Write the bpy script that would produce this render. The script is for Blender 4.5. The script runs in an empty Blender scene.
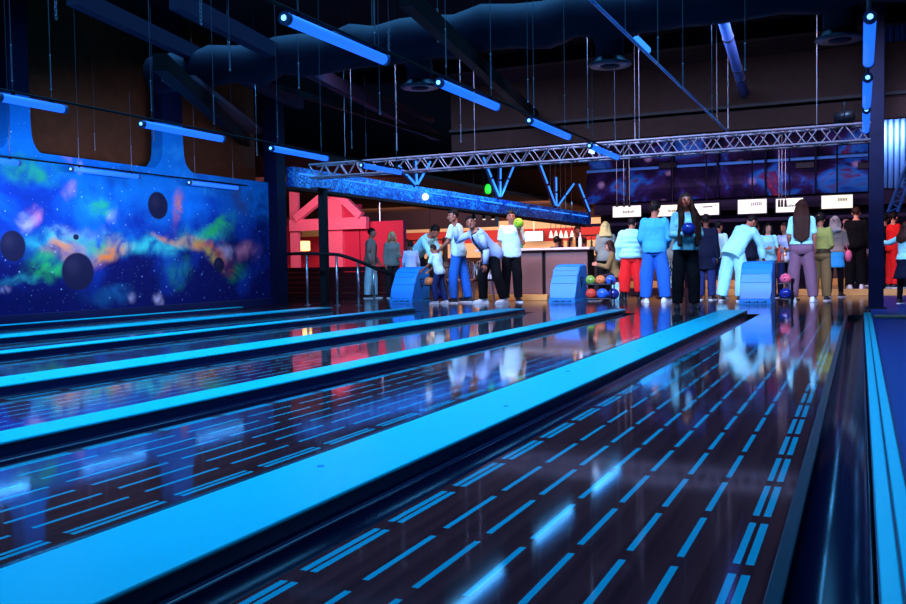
import bpy, bmesh, math, random
from mathutils import Vector, Matrix, Euler, noise
R = math.radians
random.seed(7)
scene = bpy.context.scene
col = scene.collection

# ------------------------------------------------------------------ camera
CAM_H = 0.76
YAW, PITCH, ROLL, FPX = R(24.84352), R(2.351295), R(-0.916014), 881.0
_f = Vector((-math.sin(YAW)*math.cos(PITCH), math.cos(YAW)*math.cos(PITCH), -math.sin(PITCH)))
_r = Vector((math.cos(YAW), math.sin(YAW), 0))
_u = _r.cross(_f)
CR = _r*math.cos(ROLL) + _u*math.sin(ROLL)
CU = -_r*math.sin(ROLL) + _u*math.cos(ROLL)
CF = _f
CP = Vector((0, 0, CAM_H))
cam_d = bpy.data.cameras.new('camera')
cam = bpy.data.objects.new('camera', cam_d)
col.objects.link(cam)
cam.matrix_world = Matrix(((CR.x, CU.x, -CF.x, 0), (CR.y, CU.y, -CF.y, 0), (CR.z, CU.z, -CF.z, CAM_H), (0, 0, 0, 1)))
cam_d.sensor_width = 36.0
cam_d.lens = FPX/906*36.0
cam_d.clip_start = 0.05
cam_d.clip_end = 200
scene.camera = cam

# ------------------------------------------------------------------ world, exposure
world = bpy.data.worlds.new('hall_ambient')
scene.world = world
world.use_nodes = True
world.node_tree.nodes['Background'].inputs[0].default_value = (0.05, 0.12, 0.55, 1)
world.node_tree.nodes['Background'].inputs[1].default_value = 0.004
scene.view_settings.view_transform = 'Standard'
scene.view_settings.look = 'None'
scene.view_settings.gamma = 1.0
scene.view_settings.use_curve_mapping = False
scene.view_settings.exposure = 0.0

BLUE = (0.07, 0.42, 0.92)
def area(name, loc, target, sx, sy, power, color, spread=180):
    d = bpy.data.lights.new(name, 'AREA')
    d.shape = 'RECTANGLE'; d.size = sx; d.size_y = sy
    d.energy = power; d.color = color
    d.spread = R(spread)
    o = bpy.data.objects.new(name, d); col.objects.link(o)
    o.location = loc
    v = Vector(target) - Vector(loc)
    o.rotation_euler = v.to_track_quat('-Z', 'Y').to_euler()
    return o
def point(name, loc, power, color, rad=0.06):
    d = bpy.data.lights.new(name, 'POINT')
    d.energy = power; d.color = color; d.shadow_soft_size = rad
    o = bpy.data.objects.new(name, d); col.objects.link(o); o.location = loc
    return o
def spot(name, loc, target, power, color, ang=60, blend=.5, rad=.08):
    d = bpy.data.lights.new(name, 'SPOT')
    d.energy = power; d.color = color; d.shadow_soft_size = rad
    d.spot_size = R(ang); d.spot_blend = blend
    o = bpy.data.objects.new(name, d); col.objects.link(o); o.location = loc
    o.rotation_euler = (Vector(target)-Vector(loc)).to_track_quat('-Z', 'Y').to_euler()
    return o
# large area lights: room lamps and added fills without fixtures
area('wall_fill_light', (-9.8, 6.5, 2.02), (-11, 7.2, 1.72), 12.0, 0.1, 165, (0.60, 0.62, 1.0), 90)  # added fill without a fixture, brings out the mural colours
area('approach_fill_light', (-4.5, 12.1, 4.5), (-4.5, 16.6, 0.8), 11.0, 0.25, 430, BLUE, 74)  # added blue fill on the bowlers, not a lamp of the room
area('lane_fill_light', (-5.5, 6.8, 4.7), (-5.5, 6.9, 0), 10.4, 11.0, 1250, BLUE, 100)  # added overhead fill for the dividers, high enough to miss lane reflections
area('approach_warm_light', (-3.6, 12.3, 4.5), (-3.6, 16.8, 0.9), 9.0, 0.3, 135, (1.0, 0.42, 0.34), 74)
area('bar_ceiling_light', (-16.0, 33.0, 2.55), (-16.0, 36.0, 1.0), 9.0, 1.5, 700, (1.0, 0.62, 0.42))
area('bar_ceiling_light', (-10.5, 33.5, 2.65), (-10.5, 38.0, 1.4), 3.6, 1.0, 300, (1.0, 0.62, 0.42))
area('gable_pink_light', (-13.8, 20.6, 2.55), (-16.0, 24.0, 1.7), 3.0, 0.5, 190, (1.0, 0.5, 0.56))
area('counter_light', (-6.2, 16.6, 2.6), (-6.0, 18.8, 0.7), 2.4, 0.3, 60, (1.0, 0.6, 0.5))
area('seating_fill_light', (-2.5, 19.0, 3.2), (-2.0, 24.0, 0.9), 7.0, 0.4, 190, (0.8, 0.6, 0.8), 140)  # added fill over the seating, has no fixture
area('seating_fill_light', (2.2, 15.2, 3.2), (1.2, 21.0, 0.9), 3.0, 0.4, 60, (0.5, 0.5, 1.0), 130)  # second added seating fill, near the aisle
area('bulkhead_light', (-3.8, 24.5, 2.9), (-3.8, 29.5, 3.6), 8.0, 0.2, 150, (0.5, 0.38, 1.0))
area('beam_wash_light', (-9.2, 24.0, 2.9), (-11.0, 24.0, 2.45), 15.0, 0.1, 170, (0.06, 0.40, 1.0))

# ------------------------------------------------------------------ helpers
def ray(px, py):
    return (CR*((px-453)/FPX) + CU*((302-py)/FPX) + CF)
def atz(px, py, z=0.0):
    d = ray(px, py); return CP + d*((z-CAM_H)/d.z)
def aty(px, py, y):
    d = ray(px, py); return CP + d*(y/d.y)
def atx(px, py, x):
    d = ray(px, py); return CP + d*(x/d.x)
def atd(px, py, depth):
    return CP + ray(px, py)*depth
def depth_of(p): return (Vector(p)-CP).dot(CF)

_M = {}
def nt(m):
    return m.node_tree.nodes, m.node_tree.links
def mat(name, c, rough=0.6, metal=0.0, spec=None, emit=None, estr=0.0, var=0.14, scale=18.0, bump=0.0, coat=0.0, alpha=1.0, trans=0.0):
    if name in _M: return _M[name]
    m = bpy.data.materials.new(name); m.use_nodes = True
    N, L = nt(m)
    b = N['Principled BSDF']
    b.inputs['Roughness'].default_value = rough
    b.inputs['Metallic'].default_value = metal
    b.inputs['Specular IOR Level'].default_value = (0.12 if rough >= .55 else 0.4) if spec is None else spec
    b.inputs['Coat Weight'].default_value = coat
    b.inputs['Transmission Weight'].default_value = trans
    tc = N.new('ShaderNodeTexCoord')
    no = N.new('ShaderNodeTexNoise'); no.inputs['Scale'].default_value = scale; no.inputs['Detail'].default_value = 4
    L.new(tc.outputs['Object'], no.inputs['Vector'])
    mx = N.new('ShaderNodeMix'); mx.data_type = 'RGBA'
    mx.inputs[6].default_value = (*[max(0, x*(1-var)) for x in c], 1)
    mx.inputs[7].default_value = (*[min(1, x*(1+var)) for x in c], 1)
    L.new(no.outputs['Fac'], mx.inputs[0])
    L.new(mx.outputs[2], b.inputs['Base Color'])
    if bump:
        bp = N.new('ShaderNodeBump'); bp.inputs['Strength'].default_value = bump; bp.inputs['Distance'].default_value = 0.01
        L.new(no.outputs['Fac'], bp.inputs['Height']); L.new(bp.outputs['Normal'], b.inputs['Normal'])
    if emit:
        b.inputs['Emission Color'].default_value = (*emit, 1)
        b.inputs['Emission Strength'].default_value = estr
    _M[name] = m
    return m

def tag(o, label=None, cat=None, group=None, kind=None):
    if label: o['label'] = label
    if cat: o['category'] = cat
    if group: o['group'] = group
    if kind: o['kind'] = kind
    return o
def empty(name, loc=(0, 0, 0), rz=0.0, label=None, cat=None, group=None):
    o = bpy.data.objects.new(name, None); col.objects.link(o)
    o.empty_display_size = 0.1
    o.location = loc; o.rotation_euler = (0, 0, rz)
    return tag(o, label, cat, group)
def link(name, me, m=None, parent=None, smooth=False):
    o = bpy.data.objects.new(name, me); col.objects.link(o)
    if m is not None: me.materials.append(m)
    if smooth:
        for p in me.polygons: p.use_smooth = True
    if parent is not None: o.parent = parent
    return o
def obj(name, bm, m=None, parent=None, smooth=False, loc=None):
    me = bpy.data.meshes.new(name)
    bmesh.ops.recalc_face_normals(bm, faces=bm.faces)
    bm.to_mesh(me); bm.free()
    o = link(name, me, m, parent, smooth)
    if loc is not None: o.location = loc
    return o
def copy_tree(o, parent=None, mats=None):
    c = o.copy(); col.objects.link(c); c.parent = parent
    for ch in list(o.children): copy_tree(ch, c)
    return c

def B(): return bmesh.new()
def box(bm, x0, x1, y0, y1, z0, z1, bev=0.0, M=None, seg=2):
    vs = [bm.verts.new(((x0, x1)[i & 1], (y0, y1)[(i >> 1) & 1], (z0, z1)[(i >> 2) & 1])) for i in range(8)]
    fs = [bm.faces.new([vs[i] for i in q]) for q in ((0, 2, 3, 1), (4, 5, 7, 6), (0, 1, 5, 4), (2, 6, 7, 3), (0, 4, 6, 2), (1, 3, 7, 5))]
    new = vs
    if bev:
        es = list({e for f in fs for e in f.edges})
        r = bmesh.ops.bevel(bm, geom=es, offset=bev, segments=seg, profile=0.5, affect='EDGES')
        new = list({v for v in r['verts']} | {v for v in vs if v.is_valid})
    if M is not None:
        bmesh.ops.transform(bm, matrix=M, verts=new)
    return bm
def frame(d):
    d = Vector(d).normalized()
    a = Vector((0, 0, 1)) if abs(d.z) < 0.95 else Vector((0, 1, 0))
    x = a.cross(d).normalized(); y = d.cross(x)
    return x, y, d
def cyl(bm, p0, p1, r0, r1=None, seg=12, caps=True):
    """tapered tube, flat ends"""
    if r1 is None: r1 = r0
    p0 = Vector(p0); p1 = Vector(p1)
    x, y, d = frame(p1-p0)
    a = [bm.verts.new(p0 + (x*math.cos(2*math.pi*i/seg) + y*math.sin(2*math.pi*i/seg))*r0) for i in range(seg)]
    b = [bm.verts.new(p1 + (x*math.cos(2*math.pi*i/seg) + y*math.sin(2*math.pi*i/seg))*r1) for i in range(seg)]
    for i in range(seg):
        bm.faces.new((a[i], a[(i+1) % seg], b[(i+1) % seg], b[i]))
    if caps:
        bm.faces.new(a[::-1]); bm.faces.new(b)
    return bm
def tube(bm, pts, r, seg=8, closed=False):
    pts = [Vector(p) for p in pts]
    rings = []
    n = len(pts)
    px = None
    for i, p in enumerate(pts):
        d = (pts[(i+1) % n]-pts[i-1]) if closed else (pts[min(i+1, n-1)]-pts[max(i-1, 0)])
        d.normalize()
        if px is None: x, y, _ = frame(d)
        else:
            x = (px - d*px.dot(d)).normalized(); y = d.cross(x)
        px = x
        rr = r[i] if isinstance(r, (list, tuple)) else r
        rings.append([bm.verts.new(p + (x*math.cos(2*math.pi*k/seg) + y*math.sin(2*math.pi*k/seg))*rr) for k in range(seg)])
    m = n if closed else n-1
    for i in range(m):
        a, b = rings[i], rings[(i+1) % n]
        for k in range(seg): bm.faces.new((a[k], a[(k+1) % seg], b[(k+1) % seg], b[k]))
    if not closed:
        bm.faces.new(rings[0][::-1]); bm.faces.new(rings[-1])
    return bm
def ball(bm, c, rx, ry=None, rz=None, M=None, u=14, v=10):
    if ry is None: ry = rx
    if rz is None: rz = rx
    mm = Matrix.Translation(Vector(c)) @ ((M.to_4x4()) if M is not None else Matrix.Identity(4)) @ Matrix.Diagonal((rx, ry, rz, 1))
    top = bm.verts.new(mm @ Vector((0, 0, 1))); bot = bm.verts.new(mm @ Vector((0, 0, -1))); rows = []
    for j in range(1, v):
        t = math.pi*j/v; q, z = math.sin(t), math.cos(t)
        rows.append([bm.verts.new(mm @ Vector((q*math.cos(2*math.pi*i/u), q*math.sin(2*math.pi*i/u), z))) for i in range(u)])
    for i in range(u):
        k = (i+1) % u
        bm.faces.new((top, rows[0][i], rows[0][k])); bm.faces.new((bot, rows[-1][k], rows[-1][i]))
        for p, n in zip(rows, rows[1:]): bm.faces.new((p[i], n[i], n[k], p[k]))
    return bm
def cap(bm, p0, r0, p1, r1=None, seg=12):
    if r1 is None: r1 = r0
    cyl(bm, p0, p1, r0, r1, seg); ball(bm, p0, r0, u=seg, v=8); ball(bm, p1, r1, u=seg, v=8)
    return bm
def lathe(bm, prof, c=(0, 0, 0), seg=24):
    c = Vector(c)
    rings = [[bm.verts.new(c + Vector((r*math.cos(2*math.pi*k/seg), r*math.sin(2*math.pi*k/seg), z))) for k in range(seg)] for r, z in prof]
    for a, b in zip(rings, rings[1:]):
        for k in range(seg): bm.faces.new((a[k], a[(k+1) % seg], b[(k+1) % seg], b[k]))
    bm.faces.new(rings[0][::-1]); bm.faces.new(rings[-1])
    return bm
def prism(bm, pts, axis, lo, hi):
    """pts: 2D outline; axis 'x','y','z' = extrusion axis"""
    def V(a, b, t): return {'x': (t, a, b), 'y': (a, t, b), 'z': (a, b, t)}[axis]
    A = [bm.verts.new(V(a, b, lo)) for a, b in pts]; C = [bm.verts.new(V(a, b, hi)) for a, b in pts]
    n = len(pts)
    bm.faces.new(A[::-1]); bm.faces.new(C)
    for i in range(n): bm.faces.new((A[i], A[(i+1) % n], C[(i+1) % n], C[i]))
    return bm
_col_tmp = bpy.data.collections.new('tmp')
def remesh(bm, voxel, smooth=1, fold=0.0, freq=(7, 7, 7)):
    """fuse overlapping closed shapes into one continuous surface"""
    me = bpy.data.meshes.new('fuse'); bm.to_mesh(me); bm.free()
    o = bpy.data.objects.new('fuse', me); col.objects.link(o)
    r = o.modifiers.new('r', 'REMESH'); r.mode = 'VOXEL'; r.voxel_size = voxel; r.adaptivity = 0
    if smooth:
        s = o.modifiers.new('s', 'SMOOTH'); s.factor = 0.5; s.iterations = smooth
    dg = bpy.context.evaluated_depsgraph_get()
    out = bpy.data.meshes.new_from_object(o.evaluated_get(dg))
    bpy.data.objects.remove(o); bpy.data.meshes.remove(me)
    out.materials.clear()
    if fold:                                 # creases in cloth, tufts in hair
        n = len(out.vertices); co = [0.0]*(3*n); no = [0.0]*(3*n)
        out.vertices.foreach_get('co', co); out.vertices.foreach_get('normal', no)
        fx, fy, fz = freq
        for i in range(0, 3*n, 3):
            q = Vector((co[i]*fx, co[i+1]*fy, co[i+2]*fz))
            d = (noise.noise(q)*.65 + (.5-abs(noise.noise(q*2.1)))*.55 - .15)*fold
            co[i] += no[i]*d; co[i+1] += no[i+1]*d; co[i+2] += no[i+2]*d
        out.vertices.foreach_set('co', co); out.update()
    return out
# ------------------------------------------------------------------ people
TORSO_M = [(-.13, .125, .085, 0), (-.06, .155, .108, -.008), (.02, .160, .112, -.006), (.12, .148, .102, .004), (.24, .156, .106, .008), (.36, .168, .112, .004), (.44, .140, .092, -.004), (.49, .085, .068, -.008), (.52, .066, .06, -.008)]
TORSO_F = [(-.13, .13, .09, 0), (-.06, .168, .118, -.012), (.02, .160, .110, -.008), (.13, .126, .090, .004), (.24, .134, .098, .010), (.34, .146, .122, .014), (.43, .122, .086, -.004), (.48, .074, .062, -.008), (.52, .056, .054, -.008)]
def lerp_rings(tab, t):
    if t <= tab[0][0]: return tab[0][1:]
    for a, b in zip(tab, tab[1:]):
        if t <= b[0]:
            k = (t-a[0])/(b[0]-a[0]); return tuple(a[i]+(b[i]-a[i])*k for i in (1, 2, 3))
    return tab[-1][1:]

class Fig:
    def __init__(s, height=1.75, female=False, lean=0, side=0, twist=0, head=(0, 0, 0), armL=None, armR=None, legL=None, legR=None, fat=1.0, handL=None, handR=None, vox=0.0105):
        s.k = height/1.75; s.fat = fat; s.female = female; s.vox = vox
        s.tab = TORSO_F if female else TORSO_M
        a, b, t = R(lean), R(side), R(twist)
        s.S = Vector((math.sin(b), math.sin(a)*math.cos(b), math.cos(a)*math.cos(b)))
        x = Vector((math.cos(t), math.sin(t), 0)); x = (x - s.S*x.dot(s.S)).normalized()
        s.X = x; s.Y = s.S.cross(x)
        P = Vector((0, 0, 0))
        def D(v, sd): return Vector((v[0]*sd, v[1], v[2])).normalized()
        dn = ((.06, .02, -1), (.06, .08, -1)) if True else None
        armL = armL or ((.14, -.02, -1), (.06, .16, -1)); armR = armR or ((.14, -.02, -1), (.06, .16, -1))
        legL = legL or ((.06, .02, -1), (.03, -.03, -1), 12); legR = legR or ((.06, .02, -1), (.03, -.03, -1), 12)
        s.neck = P + s.S*.515
        hy, hp, hr = [R(q) for q in head]
        up = (s.S*0.55 + Vector((0, 0, 1))*.45).normalized()
        fw = Vector((-math.sin(hy), math.cos(hy), 0))
        fw = (fw*math.cos(hp) - Vector((0, 0, 1))*math.sin(hp))
        # nod: pitch forward tilts the crown too
        up2 = (up*math.cos(hp*.8) + Vector((fw.x, fw.y, 0))*math.sin(hp*.8)).normalized()
        up2 = (up2 + Vector((math.cos(hy), math.sin(hy), 0))*math.sin(hr)).normalized()
        fw = (fw - up2*fw.dot(up2)).normalized()
        s.HU, s.HF = up2, fw; s.HR = fw.cross(up2)
        s.hc = s.neck + (s.S*.5+up2*.5).normalized()*.055 + up2*.085 + fw*.018
        s.MH = Matrix(((s.HR.x, s.HF.x, s.HU.x, s.hc.x), (s.HR.y, s.HF.y, s.HU.y, s.hc.y), (s.HR.z, s.HF.z, s.HU.z, s.hc.z), (0, 0, 0, 1)))
        sw = .138 if female else .158
        s.sh = {}; s.el = {}; s.wr = {}; s.hip = {}; s.kn = {}; s.an = {}; s.fy = {}; s.fd = {}; s.hn = {}
        for sd, arm, leg, hd in ((1, armR, legR, handR), (-1, armL, legL, handL)):
            s.sh[sd] = P + s.S*.445 + s.X*sw*sd
            u, f = D(arm[0], sd), D(arm[1], sd)
            s.el[sd] = s.sh[sd] + u*.285; s.wr[sd] = s.el[sd] + f*.25; s.fd[sd] = f
            s.hn[sd] = D(hd, sd) if hd else None
            s.hip[sd] = P + Vector((.080*sd, 0, -.02))
            u, f = D(leg[0], sd), D(leg[1], sd)
            s.kn[sd] = s.hip[sd] + u*.415; s.an[sd] = s.kn[sd] + f*.405; s.fy[sd] = R(leg[2])*-sd
        low = min(s.an[1].z, s.an[-1].z)
        mid = (s.an[1]+s.an[-1])/2
        off = Vector((-mid.x, -mid.y, .088-low))
        for d in (s.sh, s.el, s.wr, s.hip, s.kn, s.an):
            for q in d: d[q] = d[q] + off
        s.P = off; s.neck += off; s.hc += off
        s.MH.translation = s.hc
        s.parts = []
    # --- geometry
    def ring(s, t, off=0, flare=0, a0=0, a1=360, n=20, sx=1.0):
        rx, ry, cy = lerp_rings(s.tab, t)
        rx = (rx*s.fat+off+flare)*sx; ry = ry*s.fat+off+flare
        c = s.P + s.S*t + s.Y*cy
        full = abs(a1-a0) >= 360
        m = n if full else n+1
        return [c + s.X*rx*math.cos(R(a0+(a1-a0)*i/n)) + s.Y*ry*math.sin(R(a0+(a1-a0)*i/n)) for i in range(m)]
    def loft(s, bm, ts, off=0, flares=None, n=20, bulge=None):
        prev = None; first = None
        for i, t in enumerate(ts):
            fl = flares[i] if flares else 0
            r = [bm.verts.new(p) for p in s.ring(t, off, fl, n=n)]
            if prev:
                for k in range(n): bm.faces.new((prev[k], prev[(k+1) % n], r[(k+1) % n], r[k]))
            else: first = r
            prev = r
        bm.faces.new(first[::-1]); bm.faces.new(prev)
    def hand(s, bm, sd):
        d = s.fd[sd]; w = s.wr[sd]
        n = s.hn[sd] if s.hn[sd] is not None else -s.X*sd
        n = (n - d*n.dot(d)).normalized(); th = d.cross(n)*sd
        for i, (o, ln) in enumerate(((.031, .066), (.0105, .076), (-.0105, .070), (-.031, .054))):
            kn = w + d*.082 + th*o
            cap(bm, w + d*.005 + th*o*.55, .0135, kn, .0105, 8)
            m = kn + (d*.86+n*.38+th*o*2.5).normalized()*ln*.52
            cap(bm, kn, .0098, m, .009, 8)
            cap(bm, m, .009, m + (d*.55+n*.75+th*o*2.0).normalized()*ln*.48, .0078, 8)
        b = w + d*.028 + th*.026
        m = b + (d*.55+th*.75+n*.3).normalized()*.042
        cap(bm, b, .0125, m, .0105, 8)
        cap(bm, m, .0105, m + (d*.85+th*.25+n*.4).normalized()*.034, .009, 8)
    def body(s):
        bm = B()
        s.loft(bm, [-.12, -.06, .02, .12, .24, .36, .44, .49, .515])
        f = s.fat
        cap(bm, s.neck - s.S*.03, .054, s.hc - s.HU*.06 - s.HF*.02, .05)
        H = s.MH.to_3x3()
        def hp(x, y, z): return s.MH @ Vector((x, y, z))
        ball(bm, hp(0, -.008, .024), .074, .094, .098, H, 18, 12)
        ball(bm, hp(0, .018, -.045), .058, .07, .072, H, 16, 10)
        ball(bm, hp(0, .055, -.085), .028, .025, .022, H)
        cap(bm, hp(0, .083, .015), .010, hp(0, .106, -.022), .0145, 8)
        for q in (-1, 1):
            ball(bm, hp(.076*q, -.008, -.012), .011, .022, .034, H, 10, 8)
            ball(bm, hp(.034*q, .066, -.025), .024, .02, .02, H, 10, 8)
        for sd in (1, -1):
            ball(bm, s.sh[sd], .05)
            cap(bm, s.sh[sd], .046*f, s.el[sd], .037*f); cap(bm, s.el[sd], .038*f, s.wr[sd], .026*f)
            s.hand(bm, sd)
            cap(bm, s.hip[sd], .076*f, s.kn[sd], .056*f); cap(bm, s.kn[sd], .056*f, s.an[sd], .038)
            c, sn = math.cos(s.fy[sd]), math.sin(s.fy[sd]); fd = Vector((-sn, c, 0))
            cap(bm, s.an[sd] - Vector((0, 0, .04)), .036, s.an[sd] + fd*.11 - Vector((0, 0, .058)), .026)
        return remesh(bm, s.vox, 1)
    def top(s, off=.016, hem=-.06, sleeve=2.0, flare=0.016, neck=.50, bulge=0, tight=1.0, vox=None, loose=1.0):
        """shirt, sweater or jacket: torso plus sleeves, fused; sleeve 1 = elbow, 2 = wrist"""
        bm = B(); off *= .78
        n = 12 if not bulge else 22
        ts = [hem + (neck-hem)*i/n for i in range(n+1)]
        fl = [flare*(1-i/n)**2 + (bulge*abs(math.sin(i*math.pi*6/n)) if bulge else 0) for i in range(n+1)]
        s.loft(bm, ts, off, fl, n=24)
        for sd in (1, -1):
            ball(bm, s.sh[sd], .047*s.fat+off*.75)
            e = s.el[sd]; r0, r1, r2 = .046*s.fat+off*loose*.75, .040*s.fat+off*loose*.75, .032*s.fat+off*loose*.7
            if sleeve > 0:
                k = min(1, sleeve); p = s.sh[sd] + (e-s.sh[sd])*k
                if bulge and sleeve >= 2:
                    for i in range(4):
                        q = s.sh[sd] + (e-s.sh[sd])*(i+.5)/4; ball(bm, q, r0+bulge*1.2)
                cyl(bm, s.sh[sd], p, r0, r0+(r1-r0)*k, 14)
                if sleeve > 1:
                    ball(bm, e, r1); k = min(1, sleeve-1); q = e + (s.wr[sd]-e)*k
                    cyl(bm, e, q, r1, r1+(r2-r1)*k, 14)
                    if bulge:
                        for i in range(4): ball(bm, e + (q-e)*(i+.5)/4, r1*.9+bulge)
        return remesh(bm, vox or .0115, 2, .016, (8, 8, 6.5))
    def pants(s, off=.014, waist=.07, length=2.0, loose=1.0, flare=0, vox=None):
        bm = B()
        n = 6; ts = [-.13 + (waist+.13)*i/n for i in range(n+1)]
        s.loft(bm, ts, off, n=24)
        f = s.fat
        for sd in (1, -1):
            r0, r1, r2 = .079*f+off, (.058*f+off)*loose, (.045+off)*loose+flare
            k = min(1, length)
            ball(bm, s.hip[sd], r0)
            cyl(bm, s.hip[sd], s.hip[sd]+(s.kn[sd]-s.hip[sd])*k, r0, r0+(r1-r0)*k, 16)
            if length > 1:
                ball(bm, s.kn[sd], r1)
                cyl(bm, s.kn[sd], s.kn[sd]+(s.an[sd]-s.kn[sd])*(length-1), r1, r2, 16)
        return remesh(bm, vox or .0115, 2, .013, (9, 9, 5))
    def skirt(s, off=.012, waist=.1, drop=.45, flare=.1):
        bm = B(); n = 24; prev = None
        for i in range(9):
            k = i/8
            if i < 4:
                t = waist - (waist+.10)*i/3; r = s.ring(t, off, 0, n=n)
            else:
                q = (i-3)/5
                base = s.ring(-.10, off, flare*q, n=n); r = [p - Vector((0, 0, drop*q)) for p in base]
            r = [bm.verts.new(p) for p in r]
            if prev:
                for k in range(n): bm.faces.new((prev[k], prev[(k+1) % n], r[(k+1) % n], r[k]))
            else: bm.faces.new(r)
            prev = r
        bm.faces.new(prev[::-1])
        return bm
    def shell(s, off=.03, hem=-.16, neck=.49, gap=50, thick=.012, flare=.02, sleeve=2.0):
        """open-fronted jacket: a wrap of cloth with thickness, plus sleeves"""
        bm = B(); n = 26; rings = []
        m = 12
        for i in range(m+1):
            t = hem + (neck-hem)*i/m; fl = flare*(1-i/m)**2
            g = gap*(1 - .45*(i/m))
            a = [bm.verts.new(p) for p in s.ring(t, off, fl, 90+g/2, 450-g/2, n)]
            b = [bm.verts.new(p) for p in s.ring(t, off-thick, fl, 90+g/2, 450-g/2, n)]
            rings.append((a, b))
        for (a, b), (c, d) in zip(rings, rings[1:]):
            for k in range(n):
                bm.faces.new((a[k], a[k+1], c[k+1], c[k])); bm.faces.new((b[k+1], b[k], d[k], d[k+1]))
            bm.faces.new((a[0], c[0], d[0], b[0])); bm.faces.new((a[n], b[n], d[n], c[n]))
        for (a, b), fl in ((rings[0], 1), (rings[-1], -1)):
            for k in range(n): bm.faces.new((a[k], b[k], b[k+1], a[k+1]))
        for sd in (1, -1):
            ball(bm, s.sh[sd], .048+off*.8); ball(bm, s.el[sd], .040+off*.6)
            cyl(bm, s.sh[sd], s.el[sd], .047+off*.75, .040+off*.6, 14); cyl(bm, s.el[sd], s.wr[sd], .040+off*.6, .033+off*.5, 14)
        return bm
    def shoe(s, sd, boot=0):
        fy = s.fy[sd]; a = s.an[sd]; zb = a.z-.088
        c, sn = math.cos(fy), math.sin(fy)
        bm = B(); n = 10; prev = None
        secs = [(-.088, .018, .03), (-.074, .036, .075), (-.03, .042, .118), (.02, .043, .10), (.08, .049, .066), (.14, .047, .052), (.18, .034, .04), (.197, .012, .02)]
        for y, w, h in secs:
            r = []
            for i in range(n):
                an = math.pi*i/(n-1)
                r.append((w*math.cos(an), y, .012 + h*math.sin(an)**.8))
            r.append((-w*.9, y, .004)); r.append((w*.9, y, .004))
            r = [bm.verts.new((a.x + x*c - yy*sn, a.y + x*sn + yy*c, zb + z)) for x, yy, z in r]
            if prev:
                m = len(r)
                for k in range(m): bm.faces.new((prev[k], prev[(k+1) % m], r[(k+1) % m], r[k]))
            else: bm.faces.new(r[::-1])
            prev = r
        bm.faces.new(prev)
        if boot:
            k = s.kn[sd]
            cyl(bm, a - Vector((0, 0, .03)), a + (k-a)*boot, .05, .064, 14)
        return bm
    def sole(s, sd):
        fy = s.fy[sd]; a = s.an[sd]; zb = a.z-.088
        c, sn = math.cos(fy), math.sin(fy); bm = B()
        out = [(-.03, -.092), (.03, -.092), (.044, -.06), (.044, .02), (.053, .09), (.045, .165), (.02, .203), (-.02, .203), (-.045, .165), (-.053, .09), (-.044, .02), (-.044, -.06)]
        prism(bm, [(a.x + x*c - y*sn, a.y + x*sn + y*c) for x, y in out], 'z', zb, zb+.024)
        return bm
    def hair(s, kind, length=.3):
        H = s.MH.to_3x3()
        def hp(x, y, z): return s.MH @ Vector((x, y, z))
        bm = B()
        def keep(x, y, z): return not (y > .015 and z < .052 - max(0, .03-y)*.4) and not (z < -.055) and not (y > -.03 and z < -.01 and abs(x) > .06)
        if kind in ('curly', 'afro'):
            rnd = random.Random(3); r = .03 if kind == 'curly' else .036
            for i in range(70):
                a = rnd.random()*6.28; zz = rnd.uniform(-.6, 1); q = math.sqrt(1-zz*zz)
                x, y, z = .078*q*math.cos(a), -.008+.094*q*math.sin(a), .024+.10*zz
                if keep(x*1.08, y*1.08, z+.01): ball(bm, hp(x*1.04, y*1.04, z*1.04+.006), r*rnd.uniform(.7, 1.1), u=8, v=6)
            return remesh(bm, .012, 1)
        cs = [((0, -.012, .032), (.082, .099, .100))]
        for c, r in cs:
            ball(bm, hp(*c), *r, H, 20, 14)
        MI = s.MH.inverted()
        dead = []
        for fc in bm.faces:
            q = MI @ fc.calc_center_median()
            if not keep(q.x, q.y, q.z): dead.append(fc)
        bmesh.ops.delete(bm, geom=dead, context='FACES')
        bmesh.ops.solidify(bm, geom=list(bm.faces), thickness=.016)
        if kind == 'short':
            return remesh(bm, .009, 1, .012, (28, 28, 28))
        # long hair: locks fall from the crown down the back and beside the face
        dwn = (Vector((0, 0, -1))*.8 - s.S*.5).normalized()
        wide = 7
        for i in range(wide):
            u = (i/(wide-1)-.5)*2
            a = hp(.066*u, -.075+.05*abs(u), .05)
            b = hp(.085*u, -.092+.06*abs(u), -.07)
            c0 = s.P + s.S*.47 - s.Y*(.130-.02*abs(u)) + s.X*.105*u
            cap(bm, a, .03, b, .034, 10); cap(bm, b, .034, c0, .034, 10)
            lo = length - (b-c0).length
            if lo > .02: cap(bm, c0, .034, c0 - s.S*lo*(1-.15*abs(u)) - s.Y*(.035 if lo > .12 else .01), .022, 10)
        if kind == 'front' or kind == 'long':
            for q in (-1, 1):
                a = hp(.07*q, .02, .05); b = hp(.088*q, .012, -.07)
                e = b + dwn*length*.85 + s.Y*(.10 if kind == 'front' else .0) + s.X*q*.03
                if kind == 'front':
                    m = s.P + s.S*.44 + s.Y*.125 + s.X*q*(.10 if q < 0 else .075)
                    cap(bm, a, .026, b, .036, 8); cap(bm, b, .036, m, .048, 8); cap(bm, m, .048, m - s.S*(length*.75) + s.Y*.045 + s.X*q*.035, .034, 8)
                    m2 = m + s.X*q*.055 - s.Y*.03
                    if q < 0: cap(bm, b, .03, m2, .04, 8); cap(bm, m2, .04, m2 - s.S*(length*.6) + s.Y*.05 + s.X*q*.03, .03, 8)
                else:
                    cap(bm, a, .022, b, .026, 8)
        return remesh(bm, .012, 2, .014, (26, 26, 5))
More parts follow.
